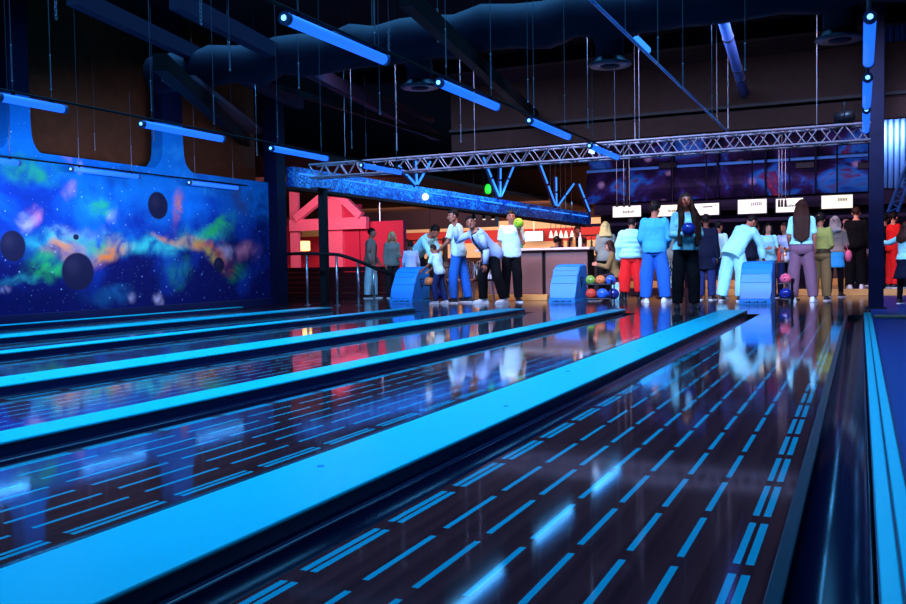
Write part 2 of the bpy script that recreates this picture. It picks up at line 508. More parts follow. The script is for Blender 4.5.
    def face(s, o, haircol, lips):
        def hp(x, y, z): return s.MH @ Vector((x, y, z))
        H = s.MH.to_3x3()
        for q in (-1, 1):
            bm = B(); ball(bm, hp(.031*q, .079, .004), .0105, .009, .0055, H, 10, 8)
            e = obj('eye', bm, MAT['eye_white'], o, True)
            bm = B(); ball(bm, hp(.031*q, .0875, .004), .0055, .003, .0055, H, 8, 6)
            obj('pupil', bm, MAT['pupil'], e, True)
            bm = B(); cap(bm, hp(.018*q, .090, .026), .0045, hp(.046*q, .081, .027), .0035, 6)
            obj('eyebrow', bm, haircol, o, True)
        bm = B(); ball(bm, hp(0, .083, -.056), .023, .009, .0085, H, 10, 8)
        obj('mouth', bm, lips, o, True)

def place(fig, pos, face, top=None, label='', group=None, skin='skin_brown'):
    """person: one continuous body mesh, clothing and hair added as children afterwards"""
    if top is not None:                      # stature read off the height of the crown above the ground
        cr = fig.hc + fig.HU*.128
        crown = max(cr.z, (fig.hc - fig.HF*.10).z, (fig.sh[1].z+.05))
        p = aty(453, 302, 10)
        d = depth_of(pos)
        c = (Vector(pos) - CP); px = 453 + FPX*c.dot(CR)/c.dot(CF)
        fig.k = atd(px, top, d).z/crown if pos.z < .05 else (atd(px, top, d).z-pos.z)/crown
    o = link('person', fig.body(), MAT[skin], None, True)
    # face: 0 looks at the camera, 180 away, +90 to image right
    to_cam = math.atan2(-pos.y, -pos.x) if True else 0
    yaw = to_cam - math.pi/2 + R(face)
    o.location = pos; o.rotation_euler = (0, 0, yaw); o.scale = (fig.k,)*3
    tag(o, label, 'person', group)
    return o
def dress(fig, o, hair=('short', 'hair_black'), length=.3, top=None, topkw={}, topname='shirt', pants=None, pantskw={}, pantsname='trousers', shoes='shoe_black', sole='shoe_white', boot=0, lips='lips'):
    if top: link(topname, fig.top(**topkw), MAT[top], o, True)
    if pants: link(pantsname, fig.pants(**pantskw), MAT[pants], o, True)
    for sd in (1, -1):
        sh = obj('shoe', fig.shoe(sd, boot), MAT[shoes], o, True)
        obj('sole', fig.sole(sd), MAT[sole], sh)
    if hair:
        h = fig.hair(hair[0], length)
        if isinstance(h, bpy.types.Mesh): link('hair', h, MAT[hair[1]], o, True)
        else: obj('hair', h, MAT[hair[1]], o, True)
    fig.face(o, MAT[hair[1]] if hair else MAT['hair_black'], MAT[lips])
    return o
# ------------------------------------------------------------------ materials
MAT = {}
def defm(n, *a, **k): MAT[n] = mat(n, *a, **k)
defm('skin_brown', (.44, .15, .085), .5, var=.08)
defm('skin_dark', (.16, .05, .028), .5, var=.08)
defm('skin_light', (.68, .28, .18), .5, var=.06)
defm('eye_white', (.35, .33, .32), .6, spec=.1); defm('pupil', (.01, .008, .006), .2); defm('lips', (.32, .08, .07), .5)
defm('hair_black', (.006, .004, .004), .6, spec=.2, scale=60, var=.4); defm('hair_brown', (.035, .012, .007), .6, spec=.15, scale=60, var=.4)
defm('hair_blonde', (.55, .45, .16), .5, scale=60, var=.3); defm('hair_grey', (.3, .3, .32), .5, scale=60, var=.3)
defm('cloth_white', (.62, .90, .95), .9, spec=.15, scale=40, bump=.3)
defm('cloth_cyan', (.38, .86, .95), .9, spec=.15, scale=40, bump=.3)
defm('cloth_paleblue', (.42, .55, .85), .9, spec=.15, scale=40, bump=.3)
defm('cloth_blue', (.05, .42, .80), .9, spec=.15, scale=40, bump=.3)
defm('denim_blue', (.02, .14, .55), .9, spec=.15, scale=50, bump=.3)
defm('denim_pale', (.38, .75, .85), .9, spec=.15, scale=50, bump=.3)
defm('denim_dark', (.02, .035, .14), .9, spec=.15, scale=50, bump=.3)
defm('cloth_black', (.0035, .0035, .005), .9, spec=.15, scale=40, bump=.3)
defm('cloth_navy', (.006, .009, .028), .9, spec=.15, scale=40, bump=.3)
defm('cloth_greygreen', (.24, .27, .23), .9, spec=.15, scale=40, bump=.3)
defm('cloth_greybrown', (.28, .21, .17), .9, spec=.15, scale=40, bump=.3)
defm('cloth_charcoal', (.028, .018, .022), .9, spec=.15, scale=40, bump=.3)
defm('cloth_purple', (.22, .11, .16), .9, spec=.15, scale=40, bump=.3)
defm('cloth_red', (.95, .02, .02), .9, spec=.15, scale=40, bump=.3)
defm('cloth_orange', (.95, .13, .03), .9, spec=.15, scale=40, bump=.3)
defm('cloth_khaki', (.26, .16, .06), .9, spec=.15, scale=40, bump=.3)
defm('cloth_olive', (.40, .42, .10), .9, spec=.15, scale=40, bump=.3)
defm('cloth_pink', (.95, .15, .25), .9, spec=.15, scale=40, bump=.3)
defm('shoe_black', (.012, .011, .012), .4); defm('shoe_white', (.8, .82, .85), .5); defm('shoe_brown', (.12, .06, .03), .5)
defm('black_metal', (.012, .012, .016), .4, .6); defm('steel', (.55, .55, .58), .3, 1.0); defm('dark_steel', (.10, .10, .13), .35, .9)
defm('truss_metal', (.20, .15, .19), .5, .2)
defm('wire_metal', (.16, .15, .19), .5, .4)
defm('tube_end', (.03, .06, .16), .4)
defm('tube_glow', (.02, .1, .5), .4, emit=(.012, .13, 1.0), estr=1.4)
defm('tube_core', (.1, .4, .9), .4, emit=(.15, .5, 1.0), estr=3.0)
defm('strip_glow', (.02, .1, .5), .4, emit=(.03, .24, 1.0), estr=1.5)
defm('cap_cyan', (.0, .54, .64), .35, spec=.25, var=.03, scale=3)
defm('cap_side', (.006, .01, .06), .35)
defm('gutter_dark', (.008, .004, .02), .2, spec=.3)
defm('gutter_edge', (.004, .03, .045), .25)
defm('floor_aisle', (.012, .03, .2), .5, var=.3, scale=30)
defm('hood_blue', (.01, .22, .72), .45, var=.05, scale=4)
defm('hood_dark', (.004, .01, .05), .5)
defm('hood_seam', (.006, .12, .45), .5); defm('hood_band', (.02, .30, .80), .45)
defm('black_paint', (.010, .010, .012), .6); defm('ceiling_paint', (.016, .012, .017), .8, var=.4, scale=2)
defm('duct_skin', (.020, .013, .030), .6, .0, var=.35, scale=6, bump=.5)
defm('beam_purple', (.045, .03, .065), .6); defm('beam_black', (.005, .004, .006), .6); defm('panel_lilac', (.10, .06, .09), .7)
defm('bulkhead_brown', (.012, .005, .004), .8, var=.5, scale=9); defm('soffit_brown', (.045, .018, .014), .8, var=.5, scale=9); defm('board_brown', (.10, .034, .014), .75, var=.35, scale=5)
defm('pink_paint', (.85, .17, .28), .6); defm('pink_deep', (.55, .03, .085), .6); defm('wainscot_red', (.10, .016, .022), .6)
defm('wood_edge', (.62, .28, .16), .5, var=.3, scale=12); defm('wood_orange', (.85, .42, .12), .5, var=.25, scale=10)
defm('cream_paint', (.85, .62, .42), .7); defm('red_paint', (.55, .05, .06), .6); defm('fascia_brown', (.17, .10, .085), .7)
defm('bar_panel', (.22, .12, .11), .55, var=.35, scale=40, bump=.4); defm('bar_top', (.75, .65, .6), .3)
defm('lamp_warm', (1, .7, .4), .5, emit=(1, .55, .16), estr=3.0); defm('lamp_white', (1, .9, .8), .5, emit=(1, .80, .62), estr=1.0)
defm('screen_white', (.9, .9, .8), .4, emit=(1.0, .96, .74), estr=.98, var=.02); defm('screen_text', (.02, .03, .03), .5); defm('screen_yellow', (.9, .9, .6), .4, emit=(1.0, .98, .62), estr=.95, var=.02)
defm('screen_cool', (.8, .9, .95), .4, emit=(.85, .95, 1.0), estr=1.2, var=.02)
defm('led_green', (.1, .9, .1), .4, emit=(.02, 1, .04), estr=.8)
defm('table_top', (.10, .07, .07), .4); defm('glass_clear', (.6, .5, .4), .1); defm('bottle_amber', (.45, .20, .05), .15); defm('bottle_green', (.06, .25, .10), .15); defm('bottle_white', (.8, .75, .65), .2)
defm('ball_orange', (.85, .22, .06), .15, coat=.6); defm('ball_red', (.75, .06, .03), .15, coat=.6); defm('ball_green', (.20, .42, .06), .15, coat=.6)
defm('ball_blue', (.02, .14, .75), .15, coat=.6); defm('ball_navy', (.01, .025, .22), .12, coat=.7); defm('ball_pink', (.85, .12, .22), .15, coat=.6); defm('ball_lime', (.36, .62, .03), .15, coat=.6); defm('ball_hole', (.005, .005, .005), .6)
defm('column_navy', (.003, .004, .026), .6, var=.6, scale=5); defm('back_dark', (.016, .016, .035), .8, var=.4)
defm('bag_tan', (.4, .27, .14), .7); defm('bin_cyan', (.30, .75, .88), .5); defm('paper_white', (.85, .85, .85), .8)
defm('chain_link', (.30, .27, .32), .4, .6)

# lane boards: dark varnished wood with rows of fluorescent dashes
def lane_material():
    m = bpy.data.materials.new('lane_boards'); m.use_nodes = True
    N, L = nt(m); b = N['Principled BSDF']
    tc = N.new('ShaderNodeTexCoord'); sp = N.new('ShaderNodeSeparateXYZ'); L.new(tc.outputs['Object'], sp.inputs[0])
    def ma(op, a, b_=None, c=None):
        n = N.new('ShaderNodeMath'); n.operation = op
        for i, v in enumerate((a, b_, c)):
            if v is None: continue
            if isinstance(v, (int, float)): n.inputs[i].default_value = v
            else: L.new(v, n.inputs[i])
        return n.outputs[0]
    x, y = sp.outputs[0], sp.outputs[1]
    rows = [.447, .418, .293, .174, .052, -.070, -.190, -.312, -.448, -.475]
    acc = None
    for r in rows:
        e = .0085 if abs(r) < .44 else .0095
        c = ma('COMPARE', x, r, e)
        acc = c if acc is None else ma('ADD', acc, c)
    acc = ma('MINIMUM', acc, 1.0)
    fr = ma('FRACT', ma('DIVIDE', ma('ADD', y, 100*.457 + 10.59), .457))
    dash = ma('GREATER_THAN', fr, .17)
    mask = ma('MULTIPLY', acc, dash)
    # boards
    bd = ma('FRACT', ma('MULTIPLY', ma('FLOOR', ma('MULTIPLY', x, 39)), .377))
    no = N.new('ShaderNodeTexNoise'); no.inputs['Scale'].default_value = 3.0; no.inputs['Detail'].default_value = 5
    mp = N.new('ShaderNodeMapping'); mp.inputs['Scale'].default_value = (40, 1.2, 1); L.new(tc.outputs['Object'], mp.inputs[0]); L.new(mp.outputs[0], no.inputs['Vector'])
    k = ma('ADD', ma('MULTIPLY', bd, .5), ma('MULTIPLY', no.outputs['Fac'], .6))
    wood = N.new('ShaderNodeMix'); wood.data_type = 'RGBA'; wood.inputs[6].default_value = (.045, .007, .010, 1); wood.inputs[7].default_value = (.16, .022, .024, 1); L.new(k, wood.inputs[0])
    mx = N.new('ShaderNodeMix'); mx.data_type = 'RGBA'; L.new(mask, mx.inputs[0]); L.new(wood.outputs[2], mx.inputs[6]); mx.inputs[7].default_value = (.006, .31, .40, 1)
    L.new(mx.outputs[2], b.inputs['Base Color'])
    b.inputs['Roughness'].default_value = .13; b.inputs['Specular IOR Level'].default_value = .55
    n2 = N.new('ShaderNodeTexNoise'); n2.inputs['Scale'].default_value = 1.6; n2.inputs['Detail'].default_value = 3; L.new(tc.outputs['Object'], n2.inputs['Vector'])
    rr = ma('ADD', ma('MULTIPLY', n2.outputs['Fac'], .07), .03); L.new(rr, b.inputs['Roughness'])
    return m
MAT['lane_boards'] = lane_material()
def floor_material():
    m = bpy.data.materials.new('approach_boards'); m.use_nodes = True
    N, L = nt(m); b = N['Principled BSDF']
    tc = N.new('ShaderNodeTexCoord'); mp = N.new('ShaderNodeMapping'); mp.inputs['Scale'].default_value = (18, .8, 1); L.new(tc.outputs['Object'], mp.inputs[0])
    no = N.new('ShaderNodeTexNoise'); no.inputs['Scale'].default_value = 1.5; no.inputs['Detail'].default_value = 4; L.new(mp.outputs[0], no.inputs['Vector'])
    mx = N.new('ShaderNodeMix'); mx.data_type = 'RGBA'; L.new(no.outputs['Fac'], mx.inputs[0]); mx.inputs[6].default_value = (.012, .006, .012, 1); mx.inputs[7].default_value = (.06, .026, .030, 1)
    L.new(mx.outputs[2], b.inputs['Base Color']); b.inputs['Roughness'].default_value = .12; b.inputs['Specular IOR Level'].default_value = .6
    return m
MAT['approach_boards'] = floor_material()

# painted space mural: built up from soft clouds of paint in wall coordinates (y along the wall, z up)
def mural_material():
    m = bpy.data.materials.new('space_mural'); m.use_nodes = True
    N, L = nt(m); b = N['Principled BSDF']; b.inputs['Roughness'].default_value = .7; b.inputs['Specular IOR Level'].default_value = .08
    tc = N.new('ShaderNodeTexCoord')
    def ma(op, a, b_=None, c=None):
        n = N.new('ShaderNodeMath'); n.operation = op
        for i, v in enumerate((a, b_, c)):
            if v is None: continue
            if isinstance(v, (int, float)): n.inputs[i].default_value = v
            else: L.new(v, n.inputs[i])
        return n.outputs[0]
    def noise(scale, detail=4, sc=(1, 1, 1), dist=0):
        mp = N.new('ShaderNodeMapping'); mp.inputs['Scale'].default_value = sc; L.new(tc.outputs['Object'], mp.inputs[0])
        n = N.new('ShaderNodeTexNoise'); n.inputs['Scale'].default_value = scale; n.inputs['Detail'].default_value = detail; n.inputs['Distortion'].default_value = dist; L.new(mp.outputs[0], n.inputs['Vector'])
        return n
    warp = noise(1.5, 7); vm = N.new('ShaderNodeVectorMath'); vm.operation = 'SUBTRACT'; L.new(warp.outputs['Color'], vm.inputs[0]); vm.inputs[1].default_value = (.5, .5, .5)
    vs = N.new('ShaderNodeVectorMath'); vs.operation = 'SCALE'; L.new(vm.outputs[0], vs.inputs[0]); vs.inputs['Scale'].default_value = .75
    va = N.new('ShaderNodeVectorMath'); va.operation = 'ADD'; L.new(tc.outputs['Object'], va.inputs[0]); L.new(vs.outputs[0], va.inputs[1])
    spw = N.new('ShaderNodeSeparateXYZ'); L.new(va.outputs[0], spw.inputs[0])
    sp = N.new('ShaderNodeSeparateXYZ'); L.new(tc.outputs['Object'], sp.inputs[0])
    base = N.new('ShaderNodeValToRGB'); e = base.color_ramp.elements
    e[0].position = .34; e[0].color = (.004, .008, .10, 1); e[1].position = .76; e[1].color = (.005, .22, .74, 1)
    k = base.color_ramp.elements.new(.54); k.color = (.004, .045, .36, 1)
    n1 = noise(.75, 6, (1, 1, 1.3), .4)
    zz = ma('MULTIPLY', ma('SUBTRACT', sp.outputs[2], 1.35), .24)
    L.new(ma('ADD', n1.outputs['Fac'], zz), base.inputs[0])
    cur = base.outputs[0]
    def blob(px, py, wpx, hpx, ang, colr, soft=1.0, strength=1.0, warped=True, rag=True):
        nonlocal cur
        c = atx(px, py, -11.0); q = atx(px+1, py, -11.0); w = atx(px, py+1, -11.0)
        ry = max(.03, abs(q.y-c.y)*wpx); rz = max(.03, abs(w.z-c.z)*hpx)
        s = spw if warped else sp
        dy = ma('SUBTRACT', s.outputs[1], c.y); dz = ma('SUBTRACT', s.outputs[2], c.z)
        ca, sa = math.cos(R(ang)), math.sin(R(ang))
        u = ma('DIVIDE', ma('ADD', ma('MULTIPLY', dy, ca), ma('MULTIPLY', dz, sa)), ry)
        v = ma('DIVIDE', ma('SUBTRACT', ma('MULTIPLY', dz, ca), ma('MULTIPLY', dy, sa)), rz)
        d = ma('SQRT', ma('ADD', ma('MULTIPLY', u, u), ma('MULTIPLY', v, v)))
        mr = N.new('ShaderNodeMapRange'); mr.interpolation_type = 'SMOOTHSTEP'
        mr.inputs['From Min'].default_value = 1.0; mr.inputs['From Max'].default_value = 1.0-soft; mr.inputs['To Min'].default_value = 0; mr.inputs['To Max'].default_value = strength
        L.new(d, mr.inputs['Value'])
        f = mr.outputs[0]
        if rag and soft > .6:
            f = ma('MULTIPLY', f, gr)
        mx = N.new('ShaderNodeMix'); mx.data_type = 'RGBA'; L.new(f, mx.inputs[0]); L.new(cur, mx.inputs[6])
        mx.inputs[7].default_value = (*colr, 1); cur = mx.outputs[2]
    grain = noise(2.6, 7, (1, 1, 1), 1.4)
    gr = ma('MINIMUM', ma('MAXIMUM', ma('MULTIPLY', ma('SUBTRACT', grain.outputs['Fac'], .30), 3.2), .12), 1.0)
    G = (.03, .62, .10); O = (1.0, .24, .03); T = (.05, .72, .62); P = (.80, .30, .40); BR = (.03, .45, .95); NV = (.003, .006, .07); W = (.75, .7, .9); Y = (.7, .55, .03)
    for a in ((30, 170, 46, 20, 0, G, 1, .7), (100, 210, 22, 20, 0, G, 1, .9), (60, 245, 62, 20, 0, T, 1, .85), (140, 248, 70, 16, 0, T, 1, .9), (190, 240, 60, 16, 12, T, 1, .8),
              (80, 236, 44, 10, 0, W, 1, .3), (62, 252, 32, 14, 8, O, 1, 1), (48, 268, 34, 18, 0, G, 1, 1), (108, 250, 40, 14, 5, O, 1, 1), (200, 246, 40, 12, -10, O, 1, 1), (214, 230, 32, 11, 22, G, 1, 1), (92, 240, 30, 9, 0, G, 1, .7),
              (178, 208, 10, 26, -14, O, 1, .85), (164, 240, 20, 6, 0, O, 1, .8), (176, 272, 22, 18, 0, G, 1, .35), (246, 252, 18, 14, 0, P, 1, .7), (228, 246, 12, 12, 0, W, 1, .6), (238, 272, 16, 14, 0, G, 1, .45), (210, 257, 22, 8, -20, Y, 1, .7),
              (64, 150, 12, 16, 0, P, 1, 1), (78, 168, 8, 12, 0, W, 1, .9), (33, 215, 12, 14, 0, P, 1, .7), (24, 222, 12, 12, 0, W, 1, .5), (112, 219, 10, 12, 0, W, 1, .4), (70, 190, 14, 9, 0, P, 1, .4),
              (150, 285, 22, 40, 0, NV, 1, .9), (20, 305, 60, 14, 0, NV, 1, .7), (110, 296, 40, 14, 0, BR, 1, .35), (20, 280, 40, 10, 0, T, 1, .4), (125, 176, 34, 22, 0, NV, 1, .55), (240, 200, 16, 22, 0, (.05, .06, .16), 1, .8), (200, 180, 40, 16, 0, BR, 1, .7), (100, 150, 90, 10, 0, BR, 1, .6), (200, 160, 80, 10, 0, BR, 1, .7),
              (262, 235, 20, 80, 0, NV, 1, .9), (60, 300, 120, 18, 0, NV, 1, .8), (228, 266, 10, 12, 0, (.25, .06, .06), 1, .8), (7, 290, 8, 8, 0, W, 1, .5), (135, 297, 7, 9, 0, W, 1, .6), (158, 300, 7, 7, 0, W, 1, .6)):
        blob(*a)
    # stars
    vo = N.new('ShaderNodeTexVoronoi'); vo.inputs['Scale'].default_value = 6.5; L.new(tc.outputs['Object'], vo.inputs['Vector'])
    st = ma('MULTIPLY', ma('LESS_THAN', vo.outputs['Distance'], .085), ma('GREATER_THAN', n1.outputs['Fac'], .44))
    vo2 = N.new('ShaderNodeTexVoronoi'); vo2.inputs['Scale'].default_value = 14; L.new(tc.outputs['Object'], vo2.inputs['Vector'])
    st = ma('MAXIMUM', st, ma('MULTIPLY', ma('LESS_THAN', vo2.outputs['Distance'], .09), .6))
    mx = N.new('ShaderNodeMix'); mx.data_type = 'RGBA'; L.new(ma('MULTIPLY', st, .65), mx.inputs[0]); L.new(cur, mx.inputs[6]); mx.inputs[7].default_value = (.4, .7, 1, 1)
    cur = mx.outputs[2]
    # planets
    for px, py, w, h in ((13, 246, 13.5, 16.5), (78, 271.5, 17, 20), (158, 205.5, 10.5, 14.5), (219, 265, 5.5, 8), (76, 237, 3, 3)):
        blob(px, py, w, h, 0, (.012, .014, .05), .12, 1, False, False)
        blob(px-w*.3, py-h*.3, w*.7, h*.7, 0, (.030, .030, .075), 1.0, .8, False, False)
    L.new(cur, b.inputs['Base Color'])
    return m
MAT['space_mural'] = mural_material()
def galaxy_material(name, coords=(1, 1, 1), dark=False):
    m = bpy.data.materials.new(name); m.use_nodes = True
    N, L = nt(m); b = N['Principled BSDF']; b.inputs['Roughness'].default_value = .5; b.inputs['Specular IOR Level'].default_value = .15
    tc = N.new('ShaderNodeTexCoord')
    n1 = N.new('ShaderNodeTexNoise'); n1.inputs['Scale'].default_value = .9; n1.inputs['Detail'].default_value = 6; n1.inputs['Distortion'].default_value = .8; L.new(tc.outputs['Object'], n1.inputs['Vector'])
    r = N.new('ShaderNodeValToRGB'); e = r.color_ramp.elements
    e[0].position = .36; e[0].color = (.012, .010, .035, 1); e[1].position = .75; e[1].color = (.55, .06, .12, 1)
    for p, c in ((.46, (.03, .014, .05, 1)), (.54, (.05, .03, .16, 1)), (.59, (.02, .16, .6, 1)), (.63, (.04, .28, .75, 1)), (.68, (.16, .04, .16, 1))):
        k = r.color_ramp.elements.new(p); k.color = c
    L.new(n1.outputs['Fac'], r.inputs[0])
    vo = N.new('ShaderNodeTexVoronoi'); vo.inputs['Scale'].default_value = 1.0; L.new(tc.outputs['Object'], vo.inputs['Vector'])
    mr = N.new('ShaderNodeMapRange'); mr.inputs['From Min'].default_value = .16; mr.inputs['From Max'].default_value = .03; L.new(vo.outputs['Distance'], mr.inputs['Value'])
    mx = N.new('ShaderNodeMix'); mx.data_type = 'RGBA'; L.new(mr.outputs[0], mx.inputs[0]); L.new(r.outputs[0], mx.inputs[6]); mx.inputs[7].default_value = (.8, .55, .75, 1)
    L.new(mx.outputs[2], b.inputs['Base Color'])
    return m
MAT['galaxy_panel'] = galaxy_material('galaxy_panel')
def glitter_material():
    m = bpy.data.materials.new('tinsel_blue'); m.use_nodes = True
    N, L = nt(m); b = N['Principled BSDF']; b.inputs['Roughness'].default_value = .4
    tc = N.new('ShaderNodeTexCoord'); vo = N.new('ShaderNodeTexVoronoi'); vo.inputs['Scale'].default_value = 26; L.new(tc.outputs['Object'], vo.inputs['Vector'])
    no = N.new('ShaderNodeTexNoise'); no.inputs['Scale'].default_value = 3; no.inputs['Detail'].default_value = 6; L.new(tc.outputs['Object'], no.inputs['Vector'])
    md = N.new('ShaderNodeMath'); md.operation = 'MULTIPLY'; L.new(vo.outputs['Color'], md.inputs[0]); L.new(no.outputs['Fac'], md.inputs[1])
    r = N.new('ShaderNodeValToRGB'); e = r.color_ramp.elements
    e[0].position = .08; e[0].color = (.004, .015, .14, 1); e[1].position = .5; e[1].color = (.06, .55, 1, 1); k = e.new(.27); k.color = (.006, .10, .55, 1)
    L.new(md.outputs[0], r.inputs[0]); L.new(r.outputs[0], b.inputs['Base Color'])
    return m
MAT['tinsel_blue'] = glitter_material()
def zebra_material():
    m = bpy.data.materials.new('zebra_print'); m.use_nodes = True
    N, L = nt(m); b = N['Principled BSDF']; b.inputs['Roughness'].default_value = .8
    tc = N.new('ShaderNodeTexCoord'); w = N.new('ShaderNodeTexWave'); w.inputs['Scale'].default_value = 7; w.inputs['Distortion'].default_value = 9; w.inputs['Detail'].default_value = 2; L.new(tc.outputs['Object'], w.inputs['Vector'])
    r = N.new('ShaderNodeValToRGB'); r.color_ramp.interpolation = 'CONSTANT'; e = r.color_ramp.elements; e[0].color = (.015, .015, .015, 1); e[1].position = .55; e[1].color = (.6, .6, .5, 1)
    L.new(w.outputs['Fac'], r.inputs[0]); L.new(r.outputs[0], b.inputs['Base Color'])
    return m
MAT['zebra_print'] = zebra_material()

# ------------------------------------------------------------------ setting
def struct(name, bm, m, loc=None):
    o = obj(name, bm, MAT[m], None, False, loc); o['kind'] = 'structure'; return o
Y_END = 13.25
WX = -11.0
bm = B(); box(bm, -26, 6, -4, 42, -.30, -.12); struct('floor_base', bm, 'black_paint')
bm = B(); box(bm, -10.95, .14, Y_END, 20.4, -.12, 0); struct('floor_approach', bm, 'approach_boards')
bm = B(); box(bm, .14, 5.2, -4, 20.4, -.12, 0); struct('floor_aisle', bm, 'floor_aisle')
bm = B(); box(bm, .16, 5.2, 12.55, 12.75, 0, .035, .01); struct('trim_step_edge', bm, 'wood_edge')
bm = B(); box(bm, -3.4, 5.2, 20.4, 31.5, -.12, .13); struct('floor_platform', bm, 'approach_boards')
bm = B(); box(bm, -6.6, -3.4, 21.9, 31.5, -.12, .13); struct('floor_platform_rear', bm, 'approach_boards')
bm = B(); box(bm, -3.4, 5.2, 20.34, 20.4, 0, .14, .006); struct('trim_platform_edge', bm, 'wood_orange')
bm = B(); box(bm, -26, -3.4, 17.55, 40, -.12, .13) if False else box(bm, -26, -3.4, 20.4, 40, -.12, 0); struct('floor_bar', bm, 'approach_boards')
bm = B(); box(bm, -26, -10.95, 15.2, 20.4, -.12, 0); struct('floor_lounge', bm, 'approach_boards')

# mural wall, its flared piers and the brown boarded recesses above it
bm = B()
TOPZ = 2.52
box(bm, -11.25, WX, -4, 15.1, 0, TOPZ)
wall = struct('wall_left', bm, 'space_mural')
def pier(cpx, wpx):
    c = atx(cpx, 140, WX).y; q = atx(cpx+wpx, 140, WX).y - c
    out = []
    for k, z in ((2.0, TOPZ), (1.75, TOPZ+.02), (1.45, TOPZ+.08), (1.2, TOPZ+.16), (1.06, TOPZ+.28), (1.0, TOPZ+.5), (1.0, 3.35)):
        out.append((k*q, z))
    pts = [(c+a, z) for a, z in out] + [(c-a, z) for a, z in reversed(out)]
    b_ = B(); prism(b_, pts, 'x', -11.25, WX)
    return b_
for i, (a, b_) in enumerate(((21, 10), (173, 10))):
    struct('wall_left_pier' if i == 0 else 'wall_left_pier.001', pier(a, b_), 'space_mural')
    c_ = atx(a, 140, WX).y; q_ = atx(a+b_, 140, WX).y-c_
    bm = B(); box(bm, -11.25, WX-.002, c_-q_, c_+q_, 3.35, 5.3); struct('pier_shaded_top' if i == 0 else 'pier_shaded_top.001', bm, 'column_navy')  # upper pier: dark colour stands in for light fading towards the roof
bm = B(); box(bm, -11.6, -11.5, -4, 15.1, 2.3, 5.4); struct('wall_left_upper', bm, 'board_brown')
bm = B(); box(bm, -11.02, -10.96, -4, 15.0, 0, .16, .01); struct('baseboard_left', bm, 'cap_side')
# dark painted column that closes the mural wall
bm = B(); box(bm, -11.1, -10.78, 14.85, 15.15, 0, 5.2); struct('column_mural', bm, 'column_navy')
# shell
bm = B(); box(bm, -26, 6, -6, 42, 5.3, 5.4); struct('ceiling', bm, 'ceiling_paint')
bm = B(); box(bm, -26, 6, 40, 40.2, 0, 5.3); struct('wall_bar', bm, 'soffit_brown')
bm = B(); box(bm, -26.2, -26, 15, 42, 0, 5.3); struct('wall_lounge', bm, 'wainscot_red')
bm = B(); box(bm, -26, -11.6, 15.0, 15.2, 0, 5.3); struct('wall_lounge_front', bm, 'black_paint')
bm = B(); box(bm, 5.2, 5.4, -4, 42, 0, 5.3); struct('wall_right', bm, 'back_dark')
bm = B(); box(bm, -8.6, 5.2, 31.5, 31.7, 0, 5.3); struct('wall_back', bm, 'back_dark')
bm = B(); box(bm, -12, 6, -6.2, -6, 0, 5.3); struct('wall_front', bm, 'black_paint')
# cream band and warm back wall of the bar
bm = B(); box(bm, -24, -8.6, 39.9, 40.0, 2.15, 2.75); struct('trim_bar_cream', bm, 'cream_paint')
bm = B(); box(bm, -24, -8.6, 39.85, 40.0, .9, 1.45); struct('trim_bar_shelf_wall', bm, 'cream_paint')
# brown fascia over the bar
bm = B(); box(bm, -17.2, -11.3, 28.0, 28.25, 2.08, 2.75); struct('trim_bar_fascia', bm, 'fascia_brown')
bm = B(); box(bm, -26, -11.35, 16.5, 40, 3.3, 3.4); struct('ceiling_bar', bm, 'soffit_brown')

# ------------------------------------------------------------------ lanes
CAPS = [(-1.854, -1.469, 'wide'), (-3.465, -3.234, 'narrow'), (-5.277, -4.864, 'wide'), (-7.055, -6.834, 'narrow'), (-8.90, -8.49, 'wide'), (-10.60, -10.46, 'narrow')]
LANES = [(-1.30, -.191), (-3.06, -2.02), (-4.69, -3.635), (-6.66, -5.447), (-8.32, -7.225), (-10.28, -9.07)]
ordn = ['nearest', 'second', 'third', 'fourth', 'fifth', 'sixth']
def lane(i):
    xl, xr = LANES[i]; xc = (xl+xr)/2; w = xr-xl
    lab = ['dark varnished bowling lane with glowing blue dashes beside the aisle, widest in view', 'second bowling lane in from the aisle, between the broad cyan divider and a slim one',
           'third bowling lane in from the aisle, reflecting the pink gable and bending man', 'fourth bowling lane in from the aisle, crossed by green and orange mural reflections',
           'fifth bowling lane in from the aisle, a thin dark strip between cyan dividers', 'last bowling lane, running along the foot of the space mural'][i]
    e = empty('bowling_lane', (xc, Y_END, 0), 0, lab, 'bowling lane', 'bowling lanes')
    bm = B(); box(bm, -.5, .5, -17.2, 0, -.10, 0)
    o = obj('lane_surface', bm, MAT['lane_boards'], e); o.scale = (w, 1, 1)
    right_lim = .03 if i == 0 else CAPS[i-1][0]-.005
    left_lim = CAPS[i][1]+.005
    for a, b_ in ((left_lim, xl), (xr, right_lim)):
        bm = B(); n = 22; prof = []
        for k in range(n+1):
            t = k/n; prof.append((a-xc + (b_-a)*t, -.004 - .075*math.sin(math.pi*t)**.7))
        prof += [(b_-xc, -.11), (a-xc, -.11)]
        prism(bm, prof, 'y', -17.2, 0)
        g_ = obj('gutter', bm, MAT['gutter_dark'], e, False)
        for p_ in g_.data.polygons: p_.use_smooth = abs(p_.normal.y) < .5 and p_.normal.z > .2 and p_.area > .05
    bm = B(); box(bm, xr-xc-.004, xr-xc+.034, -17.2, 0, -.02, .004, .003); obj('lane_edge_strip', bm, MAT['gutter_edge'], e)
    return e
for i in range(6): lane(i)
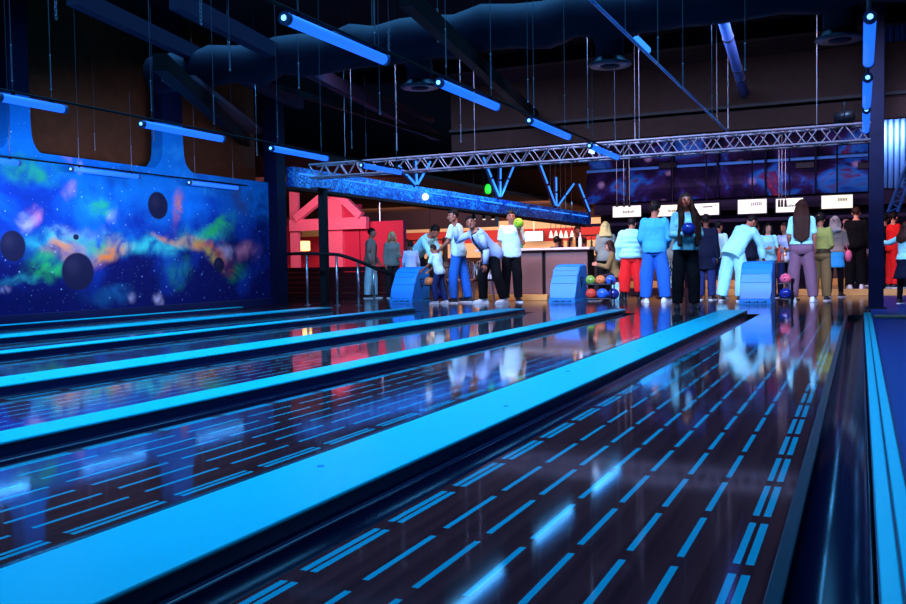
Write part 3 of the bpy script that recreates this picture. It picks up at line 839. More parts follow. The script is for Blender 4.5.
def divider(i):
    x0, x1, kind = CAPS[i]; xc = (x0+x1)/2; h = (x1-x0)/2
    lab = ['broad glowing cyan divider cutting diagonally across the front of the lanes', 'slim cyan lane divider next behind the broadest one', 'broad cyan lane divider ending in front of the bending man',
           'slim cyan lane divider ending near the foot of the first blue ball return', 'broad cyan lane divider ending at the dark post', 'slim cyan lane divider right along the mural wall'][i]
    e = empty('lane_divider', (xc, Y_END, 0), 0, lab, 'lane divider', 'cyan lane dividers')
    bm = B(); box(bm, -h+.006, h-.006, -17.2, 0, -.11, .048); obj('side_rail', bm, MAT['cap_side'], e)
    bm = B(); box(bm, -h, h, -17.2, .02, .044, .06, .006); t = obj('top_panel', bm, MAT['cap_cyan'], e)
    if kind == 'wide':
        for k in range(9):
            bm = B(); lathe(bm, [(.001, .0600), (.014, .0602), (.013, .0625), (.001, .0630)], (h*.35*(-1)**k, -.5-k*1.45, 0), 12); obj('screw_head', bm, MAT['hood_blue'], t)
for i in range(6): divider(i)
e = empty('lane_divider', (.088, Y_END, 0), 0, 'double cyan strip with a dark slot, bordering the aisle below the camera', 'lane divider')
bm = B(); box(bm, -.05, .052, -17.2, 0, -.11, .024); obj('side_rail', bm, MAT['cap_side'], e)
for a, b_ in ((-.046, -.004), (.004, .044)):
    bm = B(); box(bm, a, b_, -17.2, .02, .02, .036, .004); obj('top_strip', bm, MAT['cap_cyan'], e)
# ------------------------------------------------------------------ hanging light tubes
TZ = 2.28
ROWX = {'A': -3.18, 'B': -6.76, 'C': -10.6, 'R': .05}
TUBES = [('B', 0, 78, 62, 94), ('B', 143, 108, 221, 126), ('B', 272, 137, 326, 149), ('B', 362, 155, 400, 165),
         ('A', 287, 5, 383, 48), ('A', 440, 71, 496, 97), ('A', 530, 110, 568, 129), ('A', 590, 135, 617, 149),
         ('C', -20, 139, 17, 149), ('C', 72, 153, 137, 164), ('C', 190, 168, 237, 176),
         ('R', 870, 18, 871, 62), ('R', 870, 78, 870, 105), ('R', 870, 110, 870, 130)]
ends_by_row = {}
for row, x0, y0, x1, y1 in TUBES:
    X = ROWX[row]
    if row == 'R':
        a, b = atz(x0, y0, TZ), atz(x1, y1, TZ)
    else:
        a, b = atx(x0, y0, X), atx(x1, y1, X)
    ends_by_row.setdefault(row, []).append((a.y, b.y))
for row in ('A', 'B', 'R', 'C'):          # the rows go on over and behind the camera
    first = min(q[0] for q in ends_by_row[row]); n = 0
    while first > -2.5 and n < 2:
        ends_by_row[row].append((first-2.15, first-.95)); first -= 2.15; n += 1
rowname = {'A': 'in the row nearest the aisle', 'B': 'in the middle row', 'C': 'along the mural top', 'R': 'before the aisle column'}
nth = ['first from the far end', 'second from the far end', 'third from the far end', 'fourth from the far end', 'fifth from the far end', 'sixth from the far end', 'seventh from the far end', 'eighth from the far end', 'ninth from the far end']
CEIL = 5.3
for row, ls in ends_by_row.items():
    X = ROWX[row]
    bm = B(); lo = min(q[0] for q in ls)-.6; hi = max(q[1] for q in ls)+.3
    cyl(bm, (0, lo, 0), (0, hi, 0), .012, seg=8)
    o = obj('tube_rail', bm, MAT['beam_black'], None, False, (X, 0, TZ+.066))
    tag(o, 'thin dark rail carrying the blue tubes ' + rowname[row], 'rail', 'rails of the hanging tubes')
    for k, (y0, y1) in enumerate(sorted(ls, key=lambda q: -q[0])):
        ln = y1-y0
        e = empty('light_tube', (X, y0, TZ), 0, 'glowing blue light tube %s, %s' % (rowname[row], nth[k]), 'light tube', 'blue light tubes over the lanes')
        bm = B(); cyl(bm, (0, 0, 0), (0, ln, 0), .038, seg=14); obj('tube', bm, MAT['tube_glow'], e, True)
        for y, s in ((0, -1), (ln, 1)):
            bm = B(); cyl(bm, (0, y-.035 if s < 0 else y, 0), (0, y if s < 0 else y+.035, 0), .042, seg=14)
            ec = obj('end_cap', bm, MAT['tube_end'], e)
            if s < 0: first_cap = ec
        bm = B(); ball(bm, (0, -.038, .0), .018, .010, .018); obj('indicator', bm, MAT['tube_core'], first_cap)
        for y in (.12, ln-.12):
            bm = B(); cyl(bm, (.0, y, .04), (0, y, (CEIL if abs(y0+y-11.2) > .8 else 3.62)-TZ), .0028, seg=6)
            w = obj('hanging_wire', bm, MAT['wire_metal'], e)
            bm = B(); cyl(bm, (0, y, .16), (0, y, .46), .006, .005, seg=8); ball(bm, (0, y, .16), .009); ball(bm, (0, y, .47), .008)
            obj('turnbuckle', bm, MAT['chain_link'], w)
            bm = B(); box(bm, -.012, .012, y-.015, y+.015, .034, .052); obj('clamp', bm, MAT['black_metal'], w)
        area('tube_light', (X, (y0+y1)/2, TZ-.06), (X, (y0+y1)/2, 0), .07, ln, 10 if y1 < 7.6 else 4, BLUE)

# loose chains and wires left hanging from the roof
HANG = [(56, 0, 17, 'chain'), (201, 0, 22, 'chain'), (230, 0, 70, 'turn'), (389, 0, 55, 'chain'), (438, 0, 40, 'chain'), (491, 0, 84, 'turn'), (528, 0, 102, 'turn'), (658, 0, 65, 'turn'), (683, 30, 88, 'turn'), (712, 0, 116, 'turn'), (635, 70, 140, 'wire'), (588, 30, 128, 'turn'), (615, 50, 140, 'wire'), (728, 60, 128, 'wire'), (745, 55, 70, 'turn'), (461, 90, 142, 'turn'), (257, 40, 155, 'wire'), (352, 70, 148, 'turn'), (397, 90, 150, 'wire'), (154, 70, 140, 'turn'), (95, 95, 150, 'turn'), (299, 0, 88, 'turn'), (380, 30, 114, 'turn')]
desc = ['short chain near the far upper corner over the mural', 'short hooked chain above the nearest mural pier', 'long wire with turnbuckle beside the purple rafter', 'knotted chain below the end of the brightest blue tube', 'short chain in front of the long dark beam', 'wire hanging just above the second blue tube of the near row',
        'wire hanging before the big duct', 'wire beside the small blue lamp on the sloping rail', 'wire with turnbuckle hanging below the thin blue rail', 'wire ending above the box truss near the striped pipe', 'faint wire running down to the truss under the round diffuser', 'wire hanging beside the round diffuser of the duct', 'faint wire next to the round diffuser', 'faint wire beside the end of the thin blue rail', 'short wire stub beside the striped pipe', 'wire coming down to the middle of the box truss', 'thin wire before the dark mural column', 'wire dropping onto the truss above the tinsel beam', 'faint wire between two blue tubes at the truss', 'wire behind the second tube of the middle row', 'faint wire in front of the brown boards', 'long wire between the middle and near tube rows', 'wire ending below the dark duct diffuser']
for (px, y0, y1, kind), ds in zip(HANG, desc):
    z1 = 2.75 if y1 > 60 else 3.6
    p = atz(px, y1, z1)
    if p.y > 16.5: p = aty(px, y1, 14.6 if px > 560 else 13.9)
    e = empty('hanging_cable', p, 0, 'thin steel ' + ds if 'wire' in ds else 'steel ' + ds, 'cable', 'cables hanging from the roof')
    bm = B(); cyl(bm, (0, 0, .1), (0, 0, (CEIL if abs(p.y-11.2) > .36 else 3.62)-p.z), .0028, seg=6); obj('wire', bm, MAT['wire_metal'], e)
    if kind == 'chain':
        bm = B()
        for k in range(9):
            pts = [(.016*math.cos(a)*(1 if k % 2 else 0), .016*math.cos(a)*(0 if k % 2 else 1), k*.045+.03*math.sin(a)) for a in [i*math.pi/4 for i in range(8)]]
            tube(bm, pts, .005, 6, True)
        obj('chain', bm, MAT['chain_link'], e)
    else:
        bm = B(); cyl(bm, (0, 0, 0), (0, 0, .26), .008, .006, seg=8); ball(bm, (0, 0, 0), .012); ball(bm, (0, 0, .27), .01); obj('turnbuckle' if kind == 'turn' else 'end_hook', bm, MAT['chain_link'], e)

# ------------------------------------------------------------------ box truss across the end of the lanes
TY = 13.7
tz1, tz0 = aty(780, 131, TY).z, aty(780, 147, TY).z
xa, xb = aty(313, 165, TY).x, .12
e = empty('box_truss', ((xa+xb)/2, TY, tz0), 0, 'silver grey box truss spanning the hall above the bowlers', 'truss')
hw = (xb-xa)/2; H2 = tz1-tz0
for y in (-.13, .13):
    for z in (0, H2):
        bm = B(); cyl(bm, (-hw, y, z), (hw, y, z), .021, seg=8); obj('chord', bm, MAT['truss_metal'], e, True)
def lattice(bm, n, y0, y1, z0, z1, flip=False):
    st = 2*hw/n
    for k in range(n):
        a = -hw+k*st; za, zb = (z0, z1) if (k % 2) ^ flip else (z1, z0); ya, yb = (y0, y1) if (k % 2) ^ flip else (y1, y0)
        cyl(bm, (a, ya, za), (a+st, yb, zb), .009, seg=6)
for y, f in ((-.13, False), (.13, True)):
    bm = B(); lattice(bm, 56, y, y, 0, H2, f); obj('lattice', bm, MAT['truss_metal'], e)
for z, f in ((0, False), (H2, True)):
    bm = B(); lattice(bm, 56, -.13, .13, z, z, f); obj('lattice', bm, MAT['truss_metal'], e)
for k in (-.85, -.3, .3, .85):
    bm = B(); cyl(bm, (hw*k, 0, H2), (hw*k, 0, CEIL-tz0), .004, seg=6); cyl(bm, (hw*k, -.14, H2), (hw*k, .14, H2), .010, seg=6); obj('hanging_wire', bm, MAT['wire_metal'], e)
# white tag and the stage lamp clamped to the truss
p = aty(593, 148, TY-.138); bm = B(); box(bm, -.05, .05, -.004, .004, -.09, .09); o = obj('paper_tag', bm, MAT['paper_white'], None, False, p); o.rotation_euler = (0, R(20), 0); tag(o, 'small white paper tag hanging on the box truss', 'tag')
p = aty(846, 119, TY-.02)
e = empty('stage_lamp', p, 0, 'black stage lamp clamped on the truss beside the column', 'stage lamp')
bm = B(); cyl(bm, (-.14, 0, .02), (.10, -.05, .02), .085, .10, 16); obj('housing', bm, MAT['black_metal'], e, True)
bm = B(); tube(bm, [(-.02, -.12, .02), (-.02, -.12, .16), (-.02, .1, .16), (-.02, .1, .02)], .012); obj('yoke', bm, MAT['black_metal'], e)
bm = B(); cyl(bm, (-.02, 0, .16), (-.02, 0, .24), .025); obj('clamp', bm, MAT['black_metal'], e)

# posts at the end of the lanes
for p, w, top, ds, hi in ((atz(876, 309), .105, 5.3, 'thick dark blue steel column by the aisle, rising to the roof', 1), (atz(322, 304.5), .075, tz0, 'slim black post holding up the far end of the box truss', 0)):
    e = empty('steel_post', (p.x, p.y+.12, 0), 0, ds, 'post')
    bm = B(); box(bm, -w, w, -w, w, 0.02, top, .008); obj('shaft', bm, MAT['column_navy' if hi else 'black_paint'], e)
    bm = B(); box(bm, -w-.05, w+.05, -w-.05, w+.05, 0, .02, .004); obj('base_plate', bm, MAT['black_metal'], e)
    if not hi:
        bm = B(); box(bm, -w-.04, w+.04, -w-.2, w+.2, top-.012, top, .002); obj('cap_plate', bm, MAT['black_metal'], e)

# ------------------------------------------------------------------ tinsel beam along the bar with its V struts
BA, BZ = 18.4, 30.5                       # how far the near and the far end of the beam lie from the camera
A1, A0, Z1, Z0 = atd(293, 166.5, BA), atd(293, 186.5, BA), atd(591, 213.5, BZ), atd(591, 225, BZ)
bo = A0.copy()
def along(t): return A1.lerp(Z1, t), A0.lerp(Z0, t)
def beam_t(px):
    lo, hi = 0.0, 1.0
    for _ in range(40):
        m = (lo+hi)/2; c = along(m)[0]-CP
        if 453+FPX*c.dot(CR)/c.dot(CF) < px: lo = m
        else: hi = m
    return lo
bdir = (Z1-A1); bdir.z = 0; bdir.normalize(); bside = Vector((bdir.y, -bdir.x, 0))   # towards the lanes
def hexa(bm, a1, a0, z1, z0, w0, w1):
    vs = []
    for hi, lo in ((a1, a0), (z1, z0)):
        for p, s in ((hi, w0), (hi, w1), (lo, w1), (lo, w0)): vs.append(bm.verts.new(p - bo + bside*s))
    for q in ((3, 2, 1, 0), (4, 5, 6, 7), (0, 1, 5, 4), (1, 2, 6, 5), (2, 3, 7, 6), (3, 0, 4, 7)): bm.faces.new([vs[i] for i in q])
    return bm
e = empty('tinsel_beam', bo, 0, 'long beam wrapped in glittering blue tinsel, with fans of glowing blue struts on top', 'beam')
bm = hexa(B(), A1, A0, Z1, Z0, -.2, 0); obj('tinsel_wrap', bm, MAT['tinsel_blue'], e)
dn_ = Vector((0, 0, .07)); bm = hexa(B(), A0-dn_*.06, A0-dn_, Z0-dn_*.06, Z0-dn_, -.3, .03); obj('lower_flange', bm, MAT['soffit_brown'], e)
for k in range(10):
    q0, q1 = along(.01+k*.0985), along(.01+k*.0985+.082)
    u = q0[0].lerp(q0[1], .32)-bo+bside*.03; v = q1[0].lerp(q1[1], .32)-bo+bside*.03
    bm = B(); cyl(bm, u, v, .017, seg=8); obj('led_strip', bm, MAT['strip_glow'], e)
VS = [((415, 187), [(396, 165), (414, 160), (429, 161)]), ((498.5, 200), [(481, 156), (499, 161), (515, 159)]), ((555, 209), [(537, 160), (554.5, 176), (573, 183)]), ((589, 214), [(577, 183)])]
for bp, tops in VS:
    hi, lo = along(beam_t(bp[0])); b0 = hi.copy(); dd = depth_of(b0)
    bm = B(); box(bm, -.16, -.02, -.12, .12, -.0, .05, .01); obj('foot_plate', bm, MAT['dark_steel'], e, False, b0-bo)
    for t in tops:
        rr = ray(t[0], t[1])
        q = CP + rr*((b0-CP).dot(bside)/rr.dot(bside)) - b0
        if q.length > 3.5: q = atd(t[0], t[1], dd) - b0
        bm = B(); cyl(bm, q*.02, q, .055, seg=8); st = obj('strut', bm, MAT['beam_purple'], e, False, b0-bo)
        for a, c in ((.06, .46), (.52, .96)):
            off = bside*.06; bm = B(); cyl(bm, q*a+off, q*c+off, .028, seg=8); obj('led_strip', bm, MAT['strip_glow'], st)
q0 = along(beam_t(424)); p = q0[0].lerp(q0[1], .6) + bside*.04; bm = B(); ball(bm, (0, 0, 0), .09, .09, .09); o = obj('round_lamp', bm, MAT['screen_cool'], None, True, p); tag(o, 'small round lamp glowing on the tinsel beam', 'lamp')
p = aty(488, 189, 27.0); bm = B(); lathe(bm, [(.05, -.16), (.10, -.1), (.11, 0), (.09, .1), (.04, .16)]); o = obj('signal_lamp', bm, MAT['led_green'], None, True, p); tag(o, 'small green lamp glowing above the tinsel beam', 'lamp')
bm = B(); cyl(bm, (0, 0, .18), (0, 0, CEIL-p.z), .01); obj('hanging_rod', bm, MAT['black_metal'], o)

# ------------------------------------------------------------------ roof: beams, rails, ducts
def bar3(name, a, b, w, h, m, ds, cat, kind=None):
    a, b = Vector(a), Vector(b); d = (b-a); L_ = d.length
    x, y, z = frame(d)
    bm = B(); box(bm, -w/2, w/2, -h/2, h/2, 0, L_)
    Mx = Matrix(((x.x, y.x, z.x, 0), (x.y, y.y, z.y, 0), (x.z, y.z, z.z, 0), (0, 0, 0, 1)))
    bmesh.ops.transform(bm, matrix=Mx, verts=bm.verts)
    o = obj(name, bm, MAT[m], None, False, a)
    if kind: o['kind'] = kind
    return tag(o, ds, cat)
ROOF = [((175, 0), (436, 136), 4.0, .16, .22, 'beam_purple', 'purple roof beam slanting down toward the box truss'), ((72, -4), (300, 104), 4.2, .16, .22, 'beam_purple', 'purple roof beam closest to the mural wall'),
        ((160, 62), (268, 162), 3.4, .18, .22, 'beam_black', 'thick dark roof brace beside the mural column'), ((405, -4), (562, 142), 3.5, .13, .2, 'beam_black', 'long dark roof beam passing the near row of tubes'),
        ((178, 78), (252, 132), 3.6, .5, .08, 'panel_lilac', 'pale lilac roof panel above the mural pier'), ((280, 88), (440, 138), 3.7, .08, .10, 'beam_black', 'thin dark roof bar over the middle tubes'), ((330, 78), (432, 120), 4.2, .12, .12, 'panel_lilac', 'lilac roof bar behind the duct')]
for a, b, z, w, h, m, ds in ROOF:
    bar3('roof_beam', atz(*a, z), atz(*b, z), w, h, m, ds, 'beam', 'structure')
for k, y in enumerate((4.5, 9.0, 18.0)):
    bm = B(); box(bm, -11.6, 5.2, y-.12, y+.12, 5.0, 5.3); struct('ceiling_joist' if not k else 'ceiling_joist.%03d' % k, bm, 'beam_black')
a, b = atz(588, -3, 2.95), atz(728, 132, 2.95)
e = empty('lighting_rail', a, 0, 'thin blue lighting rail running straight to the box truss', 'rail')
q = b-a; bm = B(); cyl(bm, (0, 0, 0), q, .016, seg=8); obj('rail', bm, mat('rail_blue', (.12, .35, .8), .35), e)
s = atz(642, 50, 2.97)-a; dq = q.normalized(); bm = B(); cyl(bm, s-dq*.25+Vector((0, 0, .05)), s+dq*.25+Vector((0, 0, .05)), .04, seg=10); obj('rail_lamp', bm, MAT['strip_glow'], e)
for t in (.15, .5, .85):
    bm = B(); cyl(bm, q*t, q*t+Vector((0, 0, (CEIL if abs(a.y+q.y*t-11.2) > .45 else 3.62)-2.95)), .003, seg=6); obj('hanging_wire', bm, MAT['wire_metal'], e)
a, b = atz(716, -4, 4.2), atz(753, 123, 3.3)
e = empty('pipe', a, 0, 'banded blue grey pipe hanging steeply from the roof above the truss', 'pipe')
q = b-a; bm = B(); cyl(bm, (0, 0, 0), q, .075, seg=14); obj('pipe_body', bm, mat('pipe_blue', (.10, .16, .5), .4), e, True)
for t in (.25, .48, .56, .78):
    bm = B(); cyl(bm, q*t, q*(t+.006), .085, seg=14); obj('band', bm, MAT['black_metal'], e)
# main duct
dy, dz, dr = 11.2, 3.95, .30
e = empty('air_duct', (-4, dy, dz), 0, 'big lumpy air duct crossing under the roof', 'duct')
bm = B()
pts = [(-6.5+k*.42, .05*math.sin(k*1.7), .04*math.sin(k*2.3)) for k in range(36)]
tube(bm, pts, [dr*(1+.07*math.sin(k*2.9)) for k in range(36)], 16); obj('duct_tube', bm, MAT['duct_skin'], e, True)
for k in range(5):
    bm = B(); cyl(bm, (-5+k*2.6, 0, .28), (-5+k*2.6, 0, CEIL-dz), .008, seg=6); obj('hanger', bm, MAT['wire_metal'], e)
duct = e
for (px, py), ds in (((420, 88), 'drooping over the middle tubes'), ((610, 66), 'beside the thin blue rail'), ((840, 40), 'near the aisle column')):
    p = atz(px, py, 3.35) - Vector((-4, dy, dz))
    bm = B(); lathe(bm, [(.15, .0), (.27, .0), (.285, .015), (.27, .035), (.21, .06), (.19, .10)], seg=28); di = obj('diffuser', bm, MAT['dark_steel'], duct, True, p)
    bm = B(); lathe(bm, [(.02, -.02), (.12, -.012), (.15, .02), (.1, .03)], seg=24); obj('cone', bm, MAT['duct_skin'], di, True)
    top = -p; top.x = 0
    bm = B(); tube(bm, [(0, 0, .08), (0, 0, .3), (top*.4+Vector((0, 0, .2)))[:], top[:]], [.19, .19, .2, .22], 14); obj('neck_duct', bm, MAT['duct_skin'], di, True)
# brown boarded bulkhead above the truss
bm = B(); zb, zt = aty(760, 128, 15.6).z, aty(760, 56, 15.6).z
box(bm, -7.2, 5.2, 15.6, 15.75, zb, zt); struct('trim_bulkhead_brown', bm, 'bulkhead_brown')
bm = B(); box(bm, -7.2, 5.2, 15.5, 15.62, zb+.35, zb+.40); struct('trim_bulkhead_rail', bm, 'beam_black')

# ------------------------------------------------------------------ galaxy painted bulkhead and screens at the back
gy = 29.5
z0, z1, z2 = aty(740, 197, gy).z, aty(740, 163, gy).z, aty(740, 128, gy).z
xl, xr = aty(588, 170, gy).x, aty(868, 160, gy).x
e = empty('painted_bulkhead', ((xl+xr)/2, gy, z0), 0, 'two-tiered bulkhead painted like a galaxy above the score screens', 'bulkhead')
w = (xr-xl)/2
for nm, za, zb_, yo in (('lower_panel', 0, z1-z0-.06, 0), ('upper_panel', z1-z0+.06, z2-z0, .35)):
    bm = B(); prof = [(yo+.0, za)]
    n = 8
    for k in range(n+1):
        t = k/n; prof.append((yo-.28*math.sin(math.pi*t)-.02, za+(zb_-za)*t))
    prof += [(yo+.25, zb_), (yo+.25, za)]
    prism(bm, prof[1:], 'x', -w, w); obj(nm, bm, MAT['galaxy_panel'], e)
bm = B(); cyl(bm, (-w, -.12, z1-z0), (w, -.12, z1-z0), .05, seg=10); obj('blue_rail', bm, mat('rail_bright', (.10, .4, .9), .35), e)
for k in range(1, 6):
    bm = B(); box(bm, -w+k*2*w/6-.03, -w+k*2*w/6+.03, -.33, .5, 0, z2-z0); obj('rib', bm, MAT['column_navy'], e)
for px in (668, 805, 868):
    p = aty(px, 165.5, gy-.25); bm = B(); box(bm, -.28, .28, -.12, .12, -.10, .10, .02); o = obj('wall_speaker', bm, MAT['black_metal'], None, False, p)
    tag(o, 'black speaker box set on the galaxy bulkhead, %s' % {668: 'above the standing woman', 805: 'above the long haired woman', 868: 'beside the dark column'}[px], 'speaker', 'speakers on the bulkhead')
SCREENS = [(613, 641, 206, 217, 'screen_white', 'bright score screen behind the three hanging rods by the tinsel beam'), (657, 688, 205, 216, 'screen_yellow', 'yellowish score screen behind the man in the blue sweater'), (694, 719, 203.5, 215, 'screen_white', 'bright score screen beside the dark haired woman'), (738, 766.5, 199.5, 213.5, 'screen_white', 'bright score screen above the bowler in white'), (776, 803, 198.5, 212, 'screen_white', 'bright score screen behind the long haired woman'), (821.5, 852.5, 195.3, 208.3, 'screen_yellow', 'bright score screen above the man in black')]
for i, (x0, x1, y0, y1, m, ds) in enumerate(SCREENS):
    yy = 28.9
    a = aty((x0+x1)/2, (y0+y1)/2, yy); wd = (aty(x1, y0, yy).x-aty(x0, y0, yy).x)/2; hg = (aty((x0+x1)/2, y0, yy).z-aty((x0+x1)/2, y1, yy).z)/2
    e = empty('score_screen', a, 0, ds, 'screen', 'score screens over the seating')
    bm = B(); box(bm, -wd-.035, wd+.035, -.03, .06, -hg-.035, hg+.035, .01); obj('casing', bm, MAT['black_metal'], e)
    bm = B(); box(bm, -wd, wd, -.036, -.028, -hg, hg); sc = obj('display', bm, MAT[m], e)
    bm = B()
    if i in (3, 5):
        for k in range(6): box(bm, -.06*wd+k*.13*wd*(1 if i == 3 else .8)+(.12*wd if i == 5 else 0), -.06*wd+k*.13*wd*(1 if i == 3 else .8)+.07*wd+(.12*wd if i == 5 else 0), -.042, -.034, .10*hg, .42*hg)
        box(bm, -.08*wd+(.12*wd if i == 5 else 0), .70*wd, -.042, -.034, .46*hg, .54*hg)
    elif i == 2:
        box(bm, -.3*wd, .5*wd, -.042, -.034, .3*hg, .5*hg); box(bm, .70*wd, .80*wd, -.042, -.034, .5*hg, .66*hg)
    else:
        for k in range(7): box(bm, -.25*wd+k*.11*wd, -.25*wd+k*.11*wd+.075*wd, -.042, -.034, -.25*hg, (.02+.16*(k % 3 == 0))*hg)
    obj('score_marks', bm, MAT['screen_text'], sc)
    bm = B(); cyl(bm, (0, .02, hg), (0, .02, CEIL-a.z), .025, seg=8); obj('ceiling_mount', bm, MAT['black_metal'], e)
bm = B(); z = aty(740, 220, 29.2).z; box(bm, xl, 5.0, 29.2, 29.3, z-.05, z+.05); o = struct('trim_back_rail', bm, 'beam_purple')
bm = B(); z = aty(740, 203, 30.2).z; box(bm, xl, 5.0, 30.2, 30.3, z-.22, z+.22); struct('trim_back_board', bm, 'beam_purple')
for px in (617, 624, 629.5, 779, 782, 785.5):
    p = aty(px, 207, 21.5); e = empty('pendant_lamp', p, 0, 'slim dark rod lamp hanging before the screen %s, %s' % ('by the tinsel beam' if px < 700 else 'behind the long haired woman', {617: 'first of three', 624: 'middle of three', 629.5: 'last of three', 779: 'first of three', 782: 'middle of three', 785.5: 'last of three'}[px]), 'lamp', 'rod lamps before the screens')
    bm = B(); cyl(bm, (0, 0, 0), (0, 0, .16), .030, .024, 12); obj('lamp_head', bm, MAT['black_metal'], e)
    bm = B(); cyl(bm, (0, 0, .16), (0, 0, CEIL-p.z), .01, seg=6); obj('rod', bm, MAT['dark_steel'], e)

# upright blue frame and slanted truss beyond the column
p = aty(888, 150, 19.0)
e = empty('blue_framework', (p.x, 19.0, 0), 0, 'bluish steel tubes and slanted lattice arm hanging from the roof behind the column', 'framework')
for px in (885, 891, 897, 903):
    q = aty(px, 122, 19.0); bm = B(); cyl(bm, (q.x-p.x, 0, aty(px, 188, 19.0).z), (q.x-p.x, 0, CEIL), .045, seg=10); obj('upright', bm, mat('pipe_bright', (.06, .22, .6), .4), e)
a, b = aty(888, 212, 18.8), aty(912, 150, 18.8)
for o_ in (0, .16):
    bm = B(); cyl(bm, (a.x-p.x+o_, -.2, a.z), (b.x-p.x+o_, -.2, b.z), .03, seg=8); obj('slanted_chord', bm, mat('pipe_bright', (.06, .22, .6), .4), e)
bm = B()
for k in range(14):
    t = k/14; t2 = (k+1)/14
    u = a+(b-a)*t; v = a+(b-a)*t2; s_ = k % 2
    cyl(bm, (u.x-p.x+.16*s_, -.2, u.z), (v.x-p.x+.16*(1-s_), -.2, v.z), .014, seg=6)
obj('lattice', bm, mat('pipe_bright', (.06, .22, .6), .4), e)
# ------------------------------------------------------------------ ball returns, balls
def ball_return(px, py, label, rack):
    p = atz(px, py)
    e = empty('ball_return', p, 0, label, 'ball return', 'blue ball returns at the end of the lanes')
    w = .265
    pr = [(0, 0), (0, .10), (.05, .22), (.12, .38), (.20, .53), (.28, .63), (.37, .71), (.46, .745), (.76, .755), (.82, .735), (.85, .67), (.85, 0)]
    bm = B(); prism(bm, [(y, z) for y, z in pr], 'x', -w, w)
    es = [e_ for e_ in bm.edges if abs(e_.verts[0].co.x-e_.verts[1].co.x) < 1e-5 and max(e_.verts[0].co.z, e_.verts[1].co.z) > .05]
    bmesh.ops.bevel(bm, geom=es, offset=.035, segments=3, profile=.5, affect='EDGES')
    h = obj('hood', bm, MAT['hood_blue'], e)
    bm = B(); box(bm, -w-.004, w+.004, -.012, .855, 0, .075, .004); bd = obj('base_band', bm, MAT['hood_band'], e)
    bm = B()
    for k in range(9): box(bm, -.2+k*.045, -.2+k*.045+.03, -.016, -.010, .022, .022+.012*(1+k % 3))
    obj('band_marks', bm, MAT['hood_dark'], bd)
    # seams across the sloped front
    for (y0, z0_), (y1, z1_) in zip(pr[2:6], pr[3:7]):
        bm = B(); cyl(bm, (-w+.03, y1, z1_+.001), (w-.03, y1, z1_+.001), .0055, seg=6); obj('seam', bm, MAT['hood_seam'], h)
    # dark emblem: a shield narrowing to a point, on the side towards the aisle
    bm = B(); prism(bm, [(.36, .50), (.54, .50), (.52, .40), (.45, .27), (.38, .40)], 'x', w-.002, w+.004); em = obj('emblem', bm, MAT['hood_dark'], e)
    bm = B(); prism(bm, [(.41, .475), (.49, .475), (.45, .37)], 'x', w+.003, w+.006); obj('emblem_mark', bm, MAT['hood_blue'], em)
    # ball rack beside the hood: two trays on legs
    x0, x1 = w+.10, w+.10+rack
    for z in (.035, .315):
        bm = B()
        for y in (.30, .46): tube(bm, [(x0, y, z+.04), (x1, y, z+.04)], .014)
        tube(bm, [(x1, .26, z+.12), (x1, .28, z+.04), (x1, .48, z+.04), (x1, .50, z+.12)], .012)
        obj('ball_tray', bm, MAT['black_metal'], e)
    for x in (x1-.02,):
        for y in (.27, .49):
            bm = B(); cyl(bm, (x, y, 0), (x, y, .44), .014); obj('leg', bm, MAT['black_metal'], e)
    return e, p, x0
def bowling_ball(c, m, label, group=None, r=.108, aim=(0, -1, .6)):
    bm = B(); ball(bm, (0, 0, 0), r, u=24, v=16)
    o = obj('bowling_ball', bm, MAT[m], None, True, c); tag(o, label, 'bowling ball', group)
    d = Vector(aim).normalized(); x, y, _ = frame(d)
    for a, b_ in ((-.018, .0), (.018, .0), (0, -.055)):
        q = (d*r + x*a + y*b_); q = q.normalized()*(r-.0015)
        bm = B(); cyl(bm, q, q*1.02, .012, seg=10); obj('finger_hole', bm, MAT['ball_hole'], o)
    return o
E1, P1, X1 = ball_return(401, 303.0, 'blue ball return hood in front of the stooping man in pale top and small child', .36)
E2, P2, X2 = ball_return(562, 303.2, 'blue ball return hood in front of the bar counter, rack of coloured balls beside it', .56)
E3, P3, X3 = ball_return(755, 304.3, 'blue ball return hood leaned on by the bowler in white', .24)
g = 'bowling balls in the racks'
for (P_, x, row, m, ds) in ((P2, X2+.10, 1, 'ball_green', 'green bowling ball on the upper tray by the bar'), (P2, X2+.30, 1, 'ball_orange', 'orange bowling ball on the upper tray by the bar'), (P2, X2+.50, 1, 'ball_blue', 'blue bowling ball on the upper tray by the bar'),
                            (P2, X2+.11, 0, 'ball_red', 'red bowling ball on the lower tray by the bar'), (P2, X2+.335, 0, 'ball_blue', 'bright blue bowling ball in the middle of the lower tray by the bar'), (P2, X2+.555, 0, 'ball_navy', 'dark blue bowling ball at the end of the lower tray by the bar'),
                            (P1, X1+.11, 1, 'ball_orange', 'orange bowling ball the stooping man reaches down to'), (P1, X1+.30, 0, 'ball_navy', 'dark bowling ball on the lower tray beside the small boy'),
                            (P3, X3+.11, 0, 'ball_navy', 'dark bowling ball low on the tray beside the long haired woman'), (P3, X3+.11, 1, 'ball_pink', 'pink bowling ball on the tray beside the long haired woman')):
    r = .108 if row == 0 else .0985
    dz = math.sqrt((r+.014)**2-.08**2)
    bowling_ball((P_.x+x, P_.y+.38, .075+.28*row+dz), m, ds, g, r)

